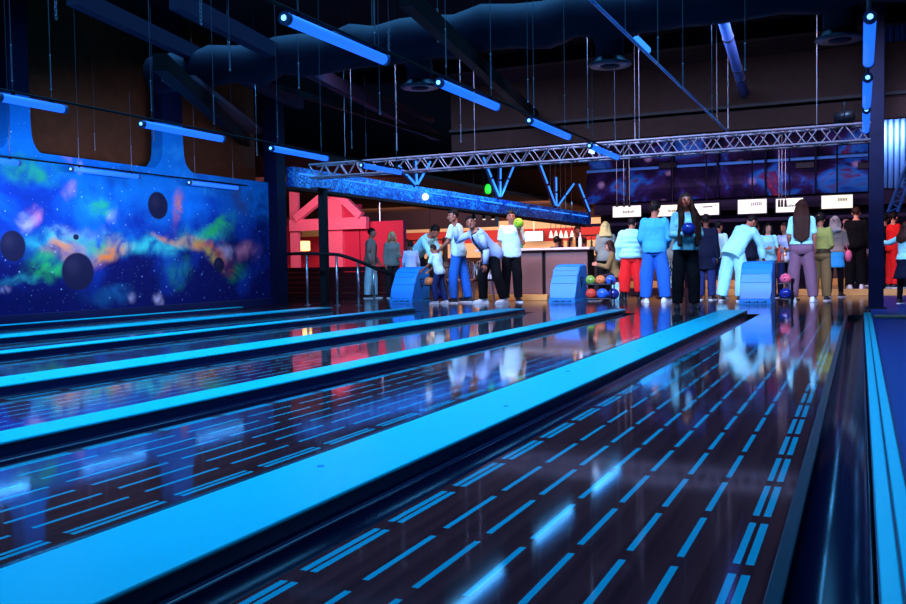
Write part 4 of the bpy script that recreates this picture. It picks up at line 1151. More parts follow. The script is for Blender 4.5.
# ------------------------------------------------------------------ bar counter and what is behind it
e = empty('bar_counter', (-6.3, 17.9, 0), 0, 'brown panelled bar counter with pale top behind the middle ball return', 'bar counter')
for a, b_ in ((-1.3, -.72), (-.66, .12), (.20, 1.12)):
    bm = B(); box(bm, a, b_, 0, .05, .13, 1.06, .006); obj('front_panel', bm, MAT['bar_panel'], e)
bm = B(); box(bm, -1.32, 1.1, .05, .6, 0, 1.06); obj('counter_body', bm, MAT['black_paint'], e)
bm = B(); box(bm, -1.4, 1.2, -.1, .68, 1.06, 1.11, .008); obj('counter_top', bm, MAT['bar_top'], e)
bm = B(); box(bm, -1.4, .30, -.22, .05, 0, .12, .006); obj('plinth', bm, MAT['wood_orange'], e)
def bottle(p, m, ds, h=.3, g='bottles on the bar'):
    bm = B(); lathe(bm, [(.001, 0), (.036, 0), (.038, .02), (.038, h*.58), (.014, h*.75), (.013, h*.97), (.016, h*.975), (.016, h), (.001, h)], seg=14)
    o = obj('bottle', bm, MAT[m], None, True, p); tag(o, ds, 'bottle', g)
    bm = B(); lathe(bm, [(.001, 0), (.0172, 0), (.0172, .03), (.001, .031)], (0, 0, h*.985), 10); obj('bottle_cap', bm, MAT['black_metal'], o)
    return o
for x, m, ds in ((-5.42, 'bottle_white', 'pale bottle at the aisle end of the bar counter'), (-5.55, 'bottle_amber', 'amber bottle near the aisle end of the bar counter'), (-6.75, 'bottle_green', 'green bottle on the bar counter next to the barman')):
    bottle((x, 18.2, 1.11), m, ds, .32)
# back bar wall bands, measured on the far wall
yb = 39.9
def bz(py, px=555): return aty(px, py, yb).z
for o in [o for o in col.objects if o.name.startswith(('trim_bar_cream', 'trim_bar_shelf_wall'))]: bpy.data.objects.remove(o)
bm = B(); box(bm, -25, -8.6, yb-.02, yb+.1, bz(228), bz(219)); struct('trim_bar_cream', bm, 'cream_paint')
bm = B(); box(bm, -25, -8.6, yb-.02, yb+.1, bz(256), bz(241)); struct('trim_bar_shelf_wall', bm, 'cream_paint')
bm = B(); box(bm, -25, -8.6, yb+.0, yb+.1, bz(241), bz(228)); struct('trim_bar_red', bm, 'red_paint')
def shelf_unit(x0, x1, y, z, label, n, seed):
    e = empty('bottle_shelf', ((x0+x1)/2, y, 0), 0, label, 'shelf', None); w = (x1-x0)/2
    bm = B(); box(bm, -w, w, .0, .35, 0, z-.04, .01); obj('cabinet', bm, MAT['table_top'], e)
    for k in range(3):
        bm = B(); box(bm, -w, w, .05, .35, z-.04+k*.42, z+k*.42, .004); obj('shelf_board', bm, MAT['fascia_brown'], e)
    for s in (-1, 1):
        bm = B(); box(bm, s*w-.02, s*w+.02, .0, .37, 0, z+.9); obj('side_panel', bm, MAT['table_top'], e)
    rnd = random.Random(seed)
    for k in range(2):
        for i in range(n):
            x = (x0+x1)/2 - w+.1+(2*w-.2)*i/(n-1); m = rnd.choice(['bottle_amber', 'bottle_green', 'bottle_white', 'ball_red'])
            bottle((x, y+.18, z+k*.42), m, 'small bottle lined up on the lit shelf ' + ('behind the boy with the white shirt' if seed == 1 else 'behind the bar staff'), rnd.uniform(.26, .36), 'bottles lined up on shelf %d' % seed)
shelf_unit(-16.2, -14.5, 30.5, .95, 'lit bottle shelf seen behind the boy in white shirt', 8, 1)
shelf_unit(-9.9, -8.4, 30.5, .95, 'lit bottle shelf seen behind the bar staff', 7, 2)
def screen(px0, px1, py0, py1, y, m, ds, rod=True):
    a = aty((px0+px1)/2, (py0+py1)/2, y); w = (aty(px1, py0, y).x-aty(px0, py0, y).x)/2; h = (aty(px0, py0, y).z-aty(px0, py1, y).z)/2
    e = empty('bar_screen', a, 0, ds, 'screen')
    bm = B(); box(bm, -w-.03, w+.03, -.03, .04, -h-.03, h+.03, .008); obj('casing', bm, MAT['black_metal'], e)
    bm = B(); box(bm, -w, w, -.035, -.028, -h, h); obj('display', bm, MAT[m], e)
    bm = B(); cyl(bm, (0, .02, h), (0, .02, 3.3-a.z), .02); obj('mount_pole', bm, MAT['steel'], e)
screen(525, 543, 231.5, 241, 38.6, 'screen_cool', 'wide bright screen on the red wall behind the bar counter')
screen(375.5, 384.5, 236, 246.5, 24.5, 'screen_white', 'small bright menu panel between the man in blazer and the blonde woman')
for px, py, ds in ((430, 243, 'white lamp shade glowing beyond the stooping man'),):
    p = aty(px, py, 27.0); e = empty('table_lamp', (p.x, p.y, p.z), 0, ds, 'lamp')
    bm = B(); lathe(bm, [(.24, -.15), (.15, .22), (.14, .22), (.23, -.15)], seg=20); obj('lamp_shade', bm, MAT['lamp_white'], e, True)
    bm = B(); cyl(bm, (0, 0, .1), (0, 0, 3.3-p.z), .012); obj('cord', bm, MAT['black_metal'], e)
for px, ds in ((474, 'pendant lamp nearest the tall man under the tinsel beam'), (484, 'middle pendant lamp of the row under the tinsel beam'), (493, 'pendant lamp nearest the man with the lime ball')):
    p = aty(px, 219, 24.0); e = empty('pendant_light', p, 0, ds, 'lamp', 'pendant lamps under the tinsel beam')
    bm = B(); lathe(bm, [(.02, .22), (.035, .2), (.07, .03), (.075, 0), (.06, .005)], seg=16); obj('shade', bm, MAT['black_metal'], e, True)
    bm = B(); ball(bm, (0, 0, .0), .05, .05, .03); obj('bulb', bm, MAT['lamp_white'], e, True)
    bm = B(); cyl(bm, (0, 0, .2), (0, 0, CEIL-p.z), .008); obj('cord', bm, MAT['black_metal'], e)
# white things hanging over the bar
for k, px in enumerate((551, 556, 561, 566, 572)):
    p = aty(px, 238, 30.0); e = empty('hanging_glass_rack', p, 0, 'pale glass lamp hanging on a cord over the bar, %s in its row' % ['first', 'second', 'third', 'fourth', 'fifth'][k], 'lamp', 'glass lamps over the bar')
    bm = B(); lathe(bm, [(.02, .26), (.04, .2), (.08, .02), (.08, 0), (.07, .01)], seg=16); obj('glass_shade', bm, MAT['lamp_white'], e, True)
    bm = B(); cyl(bm, (0, 0, .28), (0, 0, CEIL-p.z), .012); obj('cord', bm, MAT['fascia_brown'], e)
for o in col.objects:
    if o.name.startswith('hanging_glass_rack'): o.name = 'glass_pendant'

# ------------------------------------------------------------------ pink gabled front of the lounge
gy_ = 24.0
def P(px, py, y=gy_): return aty(px, py, y)
def wallrect(name, px0, px1, py0, py1, m, y=gy_, d=.12):
    a, b_ = P(px0, py0, y), P(px1, py1, y); bm = B(); box(bm, a.x, b_.x, y, y+d, min(a.z, b_.z), max(a.z, b_.z)); return struct(name, bm, m)
wallrect('wall_pink', 326, 343, 186, 269, 'pink_paint', gy_, .3)
wallrect('wall_pink_deep', 342.5, 360, 205, 272, 'pink_deep', gy_+.12, .2)
wallrect('wall_pink_low', 360, 404, 222, 272, 'pink_deep', gy_+.12, .2)
wallrect('wall_pink_strip', 289, 299, 186, 268, 'pink_paint', gy_)
wallrect('trim_pink_tie', 289, 366, 220, 228.5, 'pink_paint', gy_-.2, .2)
wallrect('trim_lounge_cream', 292, 327, 228, 236, 'cream_paint', gy_+2.0)
wallrect('wall_lounge_glow', 286, 327, 226, 270, 'pink_deep', gy_+2.2)
for a, b_ in (((331, 190), (296, 219)), ((334, 190), (361, 216))):
    u, v = P(*a, gy_-.22), P(*b_, gy_-.22); bar3('trim_pink_rafter', u, v, .2, .24, 'pink_paint', None, None, 'structure')
p = P(302, 246, gy_+1.0)
e = empty('lounge_lamp', p, 0, 'warm orange drum lamp glowing in the pink lounge opening', 'lamp')
bm = B(); lathe(bm, [(.27, -.16), (.27, .16), (.26, .16), (.26, -.16)], seg=24); obj('lamp_shade', bm, MAT['lamp_warm'], e, True)
bm = B(); cyl(bm, (0, 0, .0), (0, 0, 3.3-p.z), .01); obj('cord', bm, MAT['black_metal'], e)
# low red wainscot and the handrail before it
a, b_ = atd(290, 270, 20.5), atd(394, 270, 20.5)
bm = B(); y = 19.0; x0, x1 = aty(286, 266, y).x, aty(396, 266, y).x; zt = aty(340, 266.5, y).z
for k in range(6): box(bm, x0, x1, y, y+.12, k*zt/6, (k+1)*zt/6-.012)
struct('wall_low_wainscot', bm, 'wainscot_red')
e = empty('handrail', atz(322, 301), 0, 'dark curved handrail on steel posts beside the man in blazer', 'handrail')
o0 = e.location.copy()
pts = [atd(286, 254, 18.3), atd(300, 253.6, 18.1), atd(322, 253.8, 17.9), atd(338, 254.6, 17.7), atd(350, 258, 17.6), atd(363, 263, 17.5), atd(378, 269.5, 17.4), atd(391, 274.5, 17.3)]
bm = B(); tube(bm, [q-o0 for q in pts], .035, 10); obj('rail', bm, MAT['black_paint'], e, True)
for px, i, j, t in ((306, 1, 2, .3), (336, 2, 3, .9), (358, 4, 5, .6), (374, 5, 6, .7)):
    q = pts[i].lerp(pts[j], t); bm = B(); cyl(bm, Vector((q.x, q.y, 0))-o0, q-o0-Vector((0, 0, .02)), .024); pp = obj('post', bm, MAT['steel'], e, True)
    bm = B(); cyl(bm, Vector((q.x, q.y, 0))-o0, Vector((q.x, q.y, .015))-o0, .06); obj('post_foot', bm, MAT['steel'], pp)

# ------------------------------------------------------------------ tables, chairs, bits
def table(p, label, r=.38, h=.74, top='table_top'):
    e = empty('table', p, 0, label, 'table')
    bm = B(); lathe(bm, [(.001, h-.03), (r-.01, h-.03), (r, h-.02), (r, h), (.001, h)], seg=28); obj('tabletop', bm, MAT[top], e)
    bm = B(); cyl(bm, (0, 0, .02), (0, 0, h-.03), .035); obj('column', bm, MAT['steel'], e, True)
    bm = B(); lathe(bm, [(.001, 0), (.24, 0), (.24, .012), (.05, .04), (.001, .04)], seg=24); obj('base', bm, MAT['black_metal'], e)
    return e
def chair(p, rz, label, m='dark_steel', seat='cloth_charcoal'):
    e = empty('wire_chair', p, rz, label, 'chair', 'chairs by the lanes')
    bm = B(); box(bm, -.21, .21, -.21, .21, .43, .47, .015); obj('seat', bm, MAT[seat], e)
    for sx in (-1, 1):
        for sy in (-1, 1):
            bm = B(); tube(bm, [(sx*.17, sy*.17, .43), (sx*.225, sy*.225, 0)], [.012, .010]); obj('leg', bm, MAT[m], e)
    bm = B(); tube(bm, [(-.2, -.2, .45), (-.22, -.26, .70), (-.14, -.29, .84), (0, -.3, .87), (.14, -.29, .84), (.22, -.26, .70), (.2, -.2, .45)], .011)
    bk = obj('backrest', bm, MAT[m], e)
    bm = B()
    for k in range(7):
        x = -.16+k*.053; tube(bm, [(x*.9, -.2, .45), (x, -.26, .66), (x*.9, -.288, .85)], .005, 6)
    obj('back_wires', bm, MAT[m], bk)
    return e
table((-8.3, 18.5, 0), 'small dark table between the boy and the stooping man in lilac', .42)
chair((-7.2, 17.1, 0), R(200), 'steel wire chair behind the man with the lime ball', 'steel')
chair((-9.4, 19.3, 0), R(150), 'steel wire chair behind the boy in the white shirt', 'steel', 'wood_edge')
chair((-7.85, 17.35, 0), R(170), 'wire chair behind the table in front of the bar', 'steel', 'wood_edge')
table((-4.6, 20.3, 0), 'dark table beside the blonde woman at the end of the bar', .4)
table((-3.75, 19.0, 0), 'dark table behind the person in the red trousers', .4)
chair((-4.55, 19.6, 0), R(20), 'wire chair beside the person in the red trousers', 'steel', 'wood_edge')
chair((-2.95, 19.1, 0), R(-30), 'wire chair behind the man in the blue sweater', 'steel', 'wood_edge')
T = table((-1.3, 18.25, 0), 'dark table with bottles and white cups behind the blue ball return by the aisle', .45)
def cup(p, m, ds, h=.11):
    bm = B(); lathe(bm, [(.001, 0), (.028, 0), (.038, h), (.034, h), (.026, .01), (.001, .01)], seg=14)
    o = obj('cup', bm, MAT[m], None, True, p); tag(o, ds, 'cup', 'cups on the table by the aisle')
    bm = B(); lathe(bm, [(.0385, 0), (.041, .004), (.0385, .008)], (0, 0, h-.006), 14); obj('rim', bm, MAT[m], o)
for dx, dy, m, ds in ((-.05, -.2, 'paper_white', 'white cup at the middle of the table behind the ball return'), (.12, -.22, 'paper_white', 'white cup nearest the woman in purple trousers'), (.20, -.05, 'paper_white', 'white cup at the back of the table behind the ball return'), (.04, .05, 'cloth_pink', 'pink cup on the table behind the ball return')):
    cup((-1.25+dx, 18.3+dy, .74), m, ds)
bottle((-1.43, 18.15, .74), 'ball_red', 'red bottle on the table behind the ball return, taller one', .30, 'bottles on the table')
bottle((-1.34, 18.30, .74), 'ball_orange', 'orange bottle on the table behind the ball return', .25, 'bottles on the table')
for dx, m, ds in ((-.2, 'bottle_amber', 'amber bottle on the dark table by the blonde woman'), (.05, 'bottle_white', 'pale bottle on the dark table by the blonde woman')):
    bottle((-4.6+dx, 20.2, .74), m, ds, .28, 'bottles on the table by the blonde woman')
p = atz(616.5, 301.0)
e = empty('waste_bin', p, 0, 'tall pale cyan bin between the blonde woman and the red trousers', 'bin')
bm = B(); prism(bm, [(-.07, 0), (.07, 0), (.10, .36), (-.10, .36)], 'y', -.09, .09); obj('bin_body', bm, MAT['bin_cyan'], e)
bm = B(); box(bm, -.108, .108, -.098, .098, .345, .372, .006); obj('rim', bm, MAT['cloth_white'], e)
# ------------------------------------------------------------------ the people
def foot(px, py): return atz(px, py)
def fl(px, y, z=0.0):
    p = aty(px, 262, y); p.z = z; return p
def hgt(px, py_foot, py_top, bend=1.0):
    p = atz(px, py_foot); return (py_foot-py_top)*depth_of(p)/FPX*bend
def height_between(lo, v, hi): return max(lo, min(hi, v))
STAND_L = ((.09, .03, -1), (.02, -.04, -1), 14); STAND_R = ((.09, .0, -1), (.04, -.02, -1), 10)
DOWN = ((.16, -.04, -1), (.05, .12, -1))

# man in grey blazer at the railing, seen from his side
f = Fig(1.62, False, lean=2, head=(0, 4, 0), armL=((.14, .0, -1), (-.05, .45, -.75)), armR=((.14, -.10, -1), (.0, .30, -1)), legL=((.06, .10, -1), (.03, .02, -1), 8), legR=((.06, -.12, -1), (.03, -.06, -1), 8))
o = place(f, foot(371, 298.5), 78, 228, label='man in grey brown blazer and pale jeans standing by the railing in profile', skin='skin_brown')
dress(f, o, ('short', 'hair_black'), 0, 'cloth_black', dict(off=.012, hem=-.05), 'shirt', 'denim_pale', dict(off=.02, loose=1.25), 'trousers', 'shoe_black', 'shoe_white')
obj('blazer', f.shell(.032, -.19, .49, 60, .012, .03), MAT['cloth_greybrown'], o, True)
# blonde woman beside him
f = Fig(1.58, True, head=(6, 0, 0), armL=((.12, -.02, -1), (-.1, .9, -.1)), armR=((.16, -.08, -1), (.02, .3, -1)))
o = place(f, foot(393, 298.0), 12, 231.5, label='blonde woman in grey sweater and dark trousers next to the man in blazer', skin='skin_light')
dress(f, o, ('long', 'hair_blonde'), .2, 'cloth_greygreen', dict(off=.028, hem=-.10, loose=1.3), 'sweater', 'cloth_charcoal', dict(off=.02, loose=1.2), 'trousers')
# man in pale hooded top stooping over the ball rack
f = Fig(1.66, False, lean=52, side=16, head=(10, 20, 0), armR=((.5, .6, -.6), (.3, .6, -.8)), armL=((.12, .25, -1), (-.05, .25, -1)), legL=((.10, .10, -1), (.03, -.16, -1), 14), legR=((.14, .14, -1), (.03, -.18, -1), 14))
o = place(f, fl(416, 18.15), 60, 227.5, label='man in pale cyan top stooping down behind the ball return, arm reaching to orange ball', skin='skin_brown')
dress(f, o, ('short', 'hair_black'), 0, 'cloth_cyan', dict(off=.026, hem=-.08, loose=1.3), 'sweater', 'cloth_navy', dict(off=.02, loose=1.2), 'trousers')
# small child between them, seen from behind
f = Fig(1.16, False, fat=.98, head=(0, 10, 0), armL=((.2, .3, -1), (.05, .5, -.8)), armR=((.2, .3, -1), (.05, .5, -.8)), vox=.012)
o = place(f, fl(411, 17.45), 180, 241, label='small child in pale blue top seen from behind above the ball return', skin='skin_dark')
dress(f, o, ('short', 'hair_black'), 0, 'cloth_paleblue', dict(off=.02, hem=-.08), 'shirt', 'cloth_navy', dict(off=.02), 'trousers')
# little boy in white shirt
f = Fig(1.04, False, lean=14, fat=1.02, head=(0, 12, 0), armR=((.15, .45, -1), (.0, .8, -.6)), armL=((.15, .5, -1), (.0, .8, -.6)), legL=((.08, .22, -1), (.02, -.1, -1), 10), legR=((.08, -.05, -1), (.02, -.28, -1), 10), vox=.012)
o = place(f, foot(441, 304), -120, 244.5, label='little boy in white shirt and navy trousers at the orange ball', skin='skin_brown')
dress(f, o, ('short', 'hair_brown'), 0, 'cloth_white', dict(off=.022, hem=-.10, sleeve=.8, loose=1.4), 'shirt', 'denim_dark', dict(off=.02, loose=1.15), 'trousers', 'shoe_white')
# tall man in white t-shirt and blue jeans
f = Fig(1.70, False, lean=6, head=(38, 8, 0), armL=((.18, .30, -1), (-.25, .7, -.5)), armR=((.14, -.10, -1), (.02, .22, -1)), legL=((.06, .16, -1), (.03, .0, -1), 8), legR=((.08, -.16, -1), (.04, -.16, -1), 8))
o = place(f, foot(461, 303.0), -112, 209, label='tall man in white t-shirt and blue jeans standing behind the little boy', skin='skin_brown')
dress(f, o, ('short', 'hair_black'), 0, 'cloth_white', dict(off=.024, hem=-.09, sleeve=.75, loose=1.35), 'shirt', 'denim_blue', dict(off=.018, loose=1.2), 'trousers', 'shoe_black')
# man leaning forward in lilac shirt, hand up
f = Fig(1.78, False, lean=44, side=-6, head=(52, -30, 0), armR=((.40, .65, -.35), (-.10, .25, 1)), armL=((.10, -.35, -1), (.05, .10, -1)), legR=((.10, .34, -1), (.03, -.06, -1), 12), legL=((.12, -.08, -1), (.06, -.34, -1), 16))
o = place(f, foot(494, 303.6), -66, 216.5, label='man in open lilac shirt over black tee leaning forward, one hand raised', skin='skin_brown')
dress(f, o, ('short', 'hair_black'), 0, 'cloth_black', dict(off=.012, hem=-.08), 'tee', 'cloth_black', dict(off=.02, loose=1.2), 'trousers', 'shoe_white')
obj('shirt', f.shell(.030, -.14, .49, 46, .012, .03), MAT['cloth_paleblue'], o, True)
# man with the lime ball
f = Fig(1.66, False, head=(0, 2, 0), armL=((.22, .10, -1), (-.42, .50, 1)), armR=((.22, -.04, -1), (.02, .12, -1)), handL=(-.2, .3, 1))
o = place(f, foot(512, 302.3), 6, 210.5, label='man in white tee and black trousers holding a lime green ball at his shoulder', skin='skin_brown')
dress(f, o, ('short', 'hair_black'), 0, 'cloth_white', dict(off=.024, hem=-.09, sleeve=.8, loose=1.4), 'shirt', 'cloth_black', dict(off=.018, loose=1.2), 'trousers', 'shoe_black')
MW = Matrix.Translation(o.location) @ Euler((0, 0, o.rotation_euler.z)).to_matrix().to_4x4() @ Matrix.Diagonal((f.k, f.k, f.k, 1))
pb = MW @ (f.wr[-1] + f.fd[-1]*.06 + Vector((.0, .11, .10)))
bowling_ball(pb, 'ball_lime', 'lime green bowling ball held at the shoulder of the man in white tee', None, .105)
# blonde woman from behind
f = Fig(1.60, True, head=(0, 0, 0), armL=((.14, .10, -1), (-.1, .7, -.5)), armR=((.14, .10, -1), (-.1, .7, -.5)))
o = place(f, foot(606, 299.5), 178, 221.5, label='blonde woman in grey sweatshirt and black trousers with her back turned', skin='skin_light')
dress(f, o, ('long', 'hair_blonde'), .12, 'cloth_greygreen', dict(off=.032, hem=-.08, loose=1.35), 'sweatshirt', 'cloth_black', dict(off=.018, loose=1.3), 'trousers')
# puffer jacket and red trousers
f = Fig(1.62, False, fat=1.08, head=(-20, 18, 0), armL=((.3, .05, -1), (.0, .45, -1)), armR=((.3, .05, -1), (.0, .45, -1)), legL=((.14, .02, -1), (.05, -.04, -1), 12), legR=((.14, .0, -1), (.05, -.02, -1), 12))
o = place(f, foot(632, 301.5), 178, 217.5, label='person in pale puffer jacket and bright red trousers with back turned', skin='skin_brown')
dress(f, o, ('short', 'hair_black'), 0, None, {}, '', 'cloth_red', dict(off=.03, loose=1.35, length=1.75), 'trousers', 'shoe_black', 'shoe_black', .42)
link('puffer_jacket', f.top(off=.045, hem=-.05, bulge=.022, loose=1.25, neck=.535), MAT['cloth_cyan'], o, True)
# man in blue sweater and jeans
f = Fig(1.76, False, fat=1.05, head=(-25, 6, 0), armL=((.22, .10, -1), (-.15, .7, -.5)), armR=((.22, .10, -1), (-.15, .7, -.5)), legL=((.13, .03, -1), (.04, -.03, -1), 18), legR=((.15, .02, -1), (.08, -.05, -1), 26))
o = place(f, foot(655.5, 302.5), 176, 202, label='curly haired man in bright blue sweater and blue jeans with his back turned', skin='skin_brown')
dress(f, o, ('curly', 'hair_black'), 0, 'cloth_blue', dict(off=.040, hem=-.08, loose=1.35), 'sweater', 'denim_blue', dict(off=.024, loose=1.4), 'trousers', 'shoe_white')
# woman with the blue ball facing the camera
f = Fig(1.72, True, head=(0, -4, 0), armR=((.22, .02, -1), (-.62, .75, .05)), armL=((.22, .02, -1), (-.62, .75, -.1)), legL=((.07, .05, -1), (.03, -.06, -1), 10), legR=((.07, -.02, -1), (.03, -.02, -1), 10), handR=(-.3, .1, 1), handL=(-.6, 0, 1))
o = place(f, foot(686, 309.0), 8, 193, label='long haired woman in pale sweater and black jacket holding a blue ball', skin='skin_brown')
dress(f, o, ('front', 'hair_brown'), .56, 'cloth_cyan', dict(off=.022, hem=-.06, loose=1.3), 'sweater', 'cloth_black', dict(off=.018, loose=1.25), 'trousers', 'shoe_black', 'shoe_black')
MW = Matrix.Translation(o.location) @ Euler((0, 0, o.rotation_euler.z)).to_matrix().to_4x4() @ Matrix.Diagonal((f.k, f.k, f.k, 1))
pb = MW @ ((f.wr[1]+f.wr[-1])/2 + Vector((0, .085, .075)))
bowling_ball(pb, 'ball_navy', 'dark blue bowling ball held at the waist by the long haired woman', None, .108)
# zebra skirt woman behind
f = Fig(1.60, True, head=(20, 0, 0), vox=.013)
o = place(f, fl(669, 18.1), 160, 222, label='person in black and white patterned dress half hidden behind the man in blue', skin='skin_brown')
dress(f, o, ('long', 'hair_black'), .2, 'cloth_greygreen', dict(off=.02, hem=-.05), 'top', None, {}, '', 'shoe_black')
obj('dress', f.skirt(.016, .12, .55, .10), MAT['zebra_print'], o, True)
# dark coat behind the woman
f = Fig(1.70, False, head=(10, 0, 0), vox=.013)
o = place(f, fl(706, 18.0), 165, 214, label='person in long dark navy coat behind the woman with the blue ball', skin='skin_dark')
dress(f, o, ('short', 'hair_black'), 0, 'cloth_navy', dict(off=.035, hem=-.32, flare=.03, loose=1.3), 'coat', 'denim_dark', dict(off=.018, loose=1.2), 'trousers', 'shoe_black')
# man in white tee and dark shorts
f = Fig(1.62, False, lean=4, head=(-10, 10, 0), armR=((.35, -.25, -1), (-.3, .55, -.75)), armL=((.2, .1, -1), (-.1, .6, -.5)), vox=.013)
o = place(f, foot(717, 299.2), 150, 221, label='man in white tee and dark shorts, elbow bent, behind the dark coat', skin='skin_brown')
dress(f, o, ('short', 'hair_black'), 0, 'cloth_white', dict(off=.026, hem=-.10, sleeve=.8, loose=1.4), 'shirt', 'denim_dark', dict(off=.03, length=.95, loose=1.4), 'shorts', 'shoe_white')
# bowler bending over in white tracksuit
f = Fig(1.74, False, lean=38, side=10, head=(-20, 30, 0), armR=((.30, .55, -1), (.05, .25, -1)), armL=((.2, .4, -1), (.0, .5, -.8)), legL=((.22, .05, -1), (.12, -.16, -1), 16), legR=((.12, .16, -1), (-.02, -.10, -1), 10))
o = place(f, fl(731, 17.45), 150, 216, label='bowler in pale tracksuit bending over the blue ball return', skin='skin_brown')
dress(f, o, ('short', 'hair_black'), 0, 'cloth_cyan', dict(off=.036, hem=-.16, loose=1.4, flare=.03), 'jacket', 'cloth_cyan', dict(off=.028, loose=1.4), 'trousers', 'shoe_black')
# person in navy behind the bowler
f = Fig(1.58, True, lean=10, head=(0, 10, 0), vox=.014)
o = place(f, fl(749.5, 20.05), 120, 222, label='person in navy jacket leaning beside the bowler in pale tracksuit', skin='skin_brown')
dress(f, o, ('long', 'hair_black'), .3, 'cloth_navy', dict(off=.03, hem=-.1), 'jacket', 'cloth_navy', dict(off=.02), 'trousers')
# seated group behind the table
for px, py, fc, lab, topm, hr in ((768, 19.0, 15, 'dark haired woman in pale top facing us behind the table of bottles', 'cloth_cyan', ('long', 'hair_black')), (785, 19.5, -30, 'dark haired woman in light blue top beside the table of cups', 'cloth_paleblue', ('long', 'hair_black'))):
    f = Fig(1.60, True, head=(0, 6, 0), armL=((.15, .2, -1), (-.3, .9, .1)), armR=((.15, .2, -1), (-.3, .9, .1)), vox=.014)
    o = place(f, fl(px, py), fc, 223, label=lab, skin='skin_light')
    dress(f, o, hr, .2, topm, dict(off=.026, hem=-.08, sleeve=.9, loose=1.3), 'shirt', 'denim_dark', dict(off=.018), 'trousers')
# woman with long hair and purple trousers, back turned
f = Fig(1.69, True, fat=1.04, head=(0, 0, 0), armL=((.22, .06, -1), (-.1, .6, -.7)), armR=((.22, .02, -1), (.02, .3, -1)), legL=((.10, .0, -1), (.02, .03, -1), 10), legR=((.13, -.02, -1), (.10, -.1, -1), 12))
o = place(f, fl(803, 17.1), 180, 199.5, label='woman with very long dark hair and purple trousers, back turned', skin='skin_brown')
dress(f, o, ('long', 'hair_brown'), .52, 'cloth_cyan', dict(off=.022, hem=.04, sleeve=.85, loose=1.4), 'tee', 'cloth_purple', dict(off=.022, waist=.13, loose=1.2), 'trousers', 'shoe_white')
# person in brown trousers, grey green hood
f = Fig(1.62, True, fat=1.04, head=(-10, 10, 0), armR=((.2, .1, -1), (-.2, .7, -.4)), armL=((.2, .1, -1), (-.2, .7, -.4)), vox=.012)
o = place(f, foot(820, 300.8), 176, 213.5, label='curly haired person in olive top and brown trousers beside the long haired woman', skin='skin_brown')
dress(f, o, ('curly', 'hair_black'), 0, 'cloth_olive', dict(off=.03, hem=.08, loose=1.3, sleeve=1.4), 'hooded_top', 'cloth_khaki', dict(off=.024, loose=1.2), 'trousers', 'shoe_black')
bm = B(); 
n = 20
tb = [f.ring(t, .03, 0, n=n) for t in (.0, .10)]
r0 = [bm.verts.new(p) for p in tb[0]]; r1 = [bm.verts.new(p) for p in tb[1]]
for k in range(n): bm.faces.new((r0[k], r0[(k+1) % n], r1[(k+1) % n], r1[k]))
bmesh.ops.solidify(bm, geom=list(bm.faces), thickness=-.012)
obj('waist_band', bm, MAT['bag_tan'], o, True)
# grey haired person with a blue skirt
f = Fig(1.58, True, head=(30, 6, 0), armR=((.25, .2, -1), (-.5, .8, .3)), armL=((.2, .2, -1), (-.5, .8, .2)), vox=.012)
o = place(f, foot(835, 297.2), 170, 216, label='grey haired person in grey top and blue skirt with dark tights', skin='skin_light')
dress(f, o, ('long', 'hair_grey'), .18, 'cloth_greybrown', dict(off=.034, hem=.02, loose=1.3), 'jacket', 'cloth_black', dict(off=.006), 'tights', 'shoe_black')
obj('skirt', f.skirt(.022, .10, .20, .03), MAT['cloth_blue'], o, True)
bm = B(); ball(bm, (.26, .0, .86), .07, .10, .13); cap(bm, (.24, 0, 1.0), .012, tuple(f.sh[1]), .012, 8)
obj('pink_bag', bm, MAT['cloth_pink'], o, True)
# man in black
pl = fl(856, 20.95, .13)
f = Fig(1.76, False, fat=1.06, head=(0, 0, 0), vox=.012)
o = place(f, pl, 178, 207, label='man in black sweatshirt and white shoes standing on the platform, back turned', skin='skin_light')
dress(f, o, ('short', 'hair_brown'), 0, 'cloth_black', dict(off=.035, hem=-.08, loose=1.3), 'sweatshirt', 'cloth_black', dict(off=.024, loose=1.3), 'trousers', 'shoe_white')
# person with cap half behind the column
f = Fig(1.60, True, head=(-20, 0, 0), vox=.014)
o = place(f, fl(867.5, 23.0, .13), 60, 220, label='person in light blue top and dark cap half hidden by the dark column', skin='skin_brown')
dress(f, o, ('short', 'hair_black'), 0, 'cloth_paleblue', dict(off=.026, hem=-.1), 'shirt', 'cloth_navy', dict(off=.018), 'trousers')
# right of the column
f = Fig(1.60, False, head=(0, 0, 0), vox=.014)
o = place(f, fl(884.5, 22.0, .13), 170, 214, label='person in black jacket just beyond the dark column', skin='skin_brown')
dress(f, o, ('short', 'hair_black'), 0, 'cloth_black', dict(off=.03, hem=-.1), 'jacket', 'cloth_navy', dict(off=.018), 'trousers')
f = Fig(1.66, False, head=(30, 0, 0), armL=((.2, .1, -1), (0, .4, -.8)), armR=((.2, .1, -1), (0, .4, -.8)), vox=.012)
o = place(f, fl(893, 21.2, .13), 120, 212, label='person in bright red jacket and red trousers beyond the column', skin='skin_light')
dress(f, o, ('short', 'hair_black'), 0, 'cloth_red', dict(off=.035, hem=-.1, loose=1.3), 'jacket', 'cloth_red', dict(off=.026, loose=1.3), 'trousers', 'shoe_black')
f = Fig(1.64, True, head=(20, 4, 0), armL=((1, .3, -.35), (1, .4, .05)), armR=((.15, .0, -1), (0, .3, -1)), vox=.012)
o = place(f, foot(905, 304.0), 150, 222, label='person in pale blue sleeves and dark skirt with one arm held out', skin='skin_light')
dress(f, o, ('long', 'hair_brown'), .25, 'cloth_cyan', dict(off=.024, hem=.0, loose=1.3), 'top', 'cloth_black', dict(off=.006), 'tights', 'shoe_black')
obj('skirt', f.skirt(.018, .10, .30, .08), MAT['cloth_navy'], o, True)
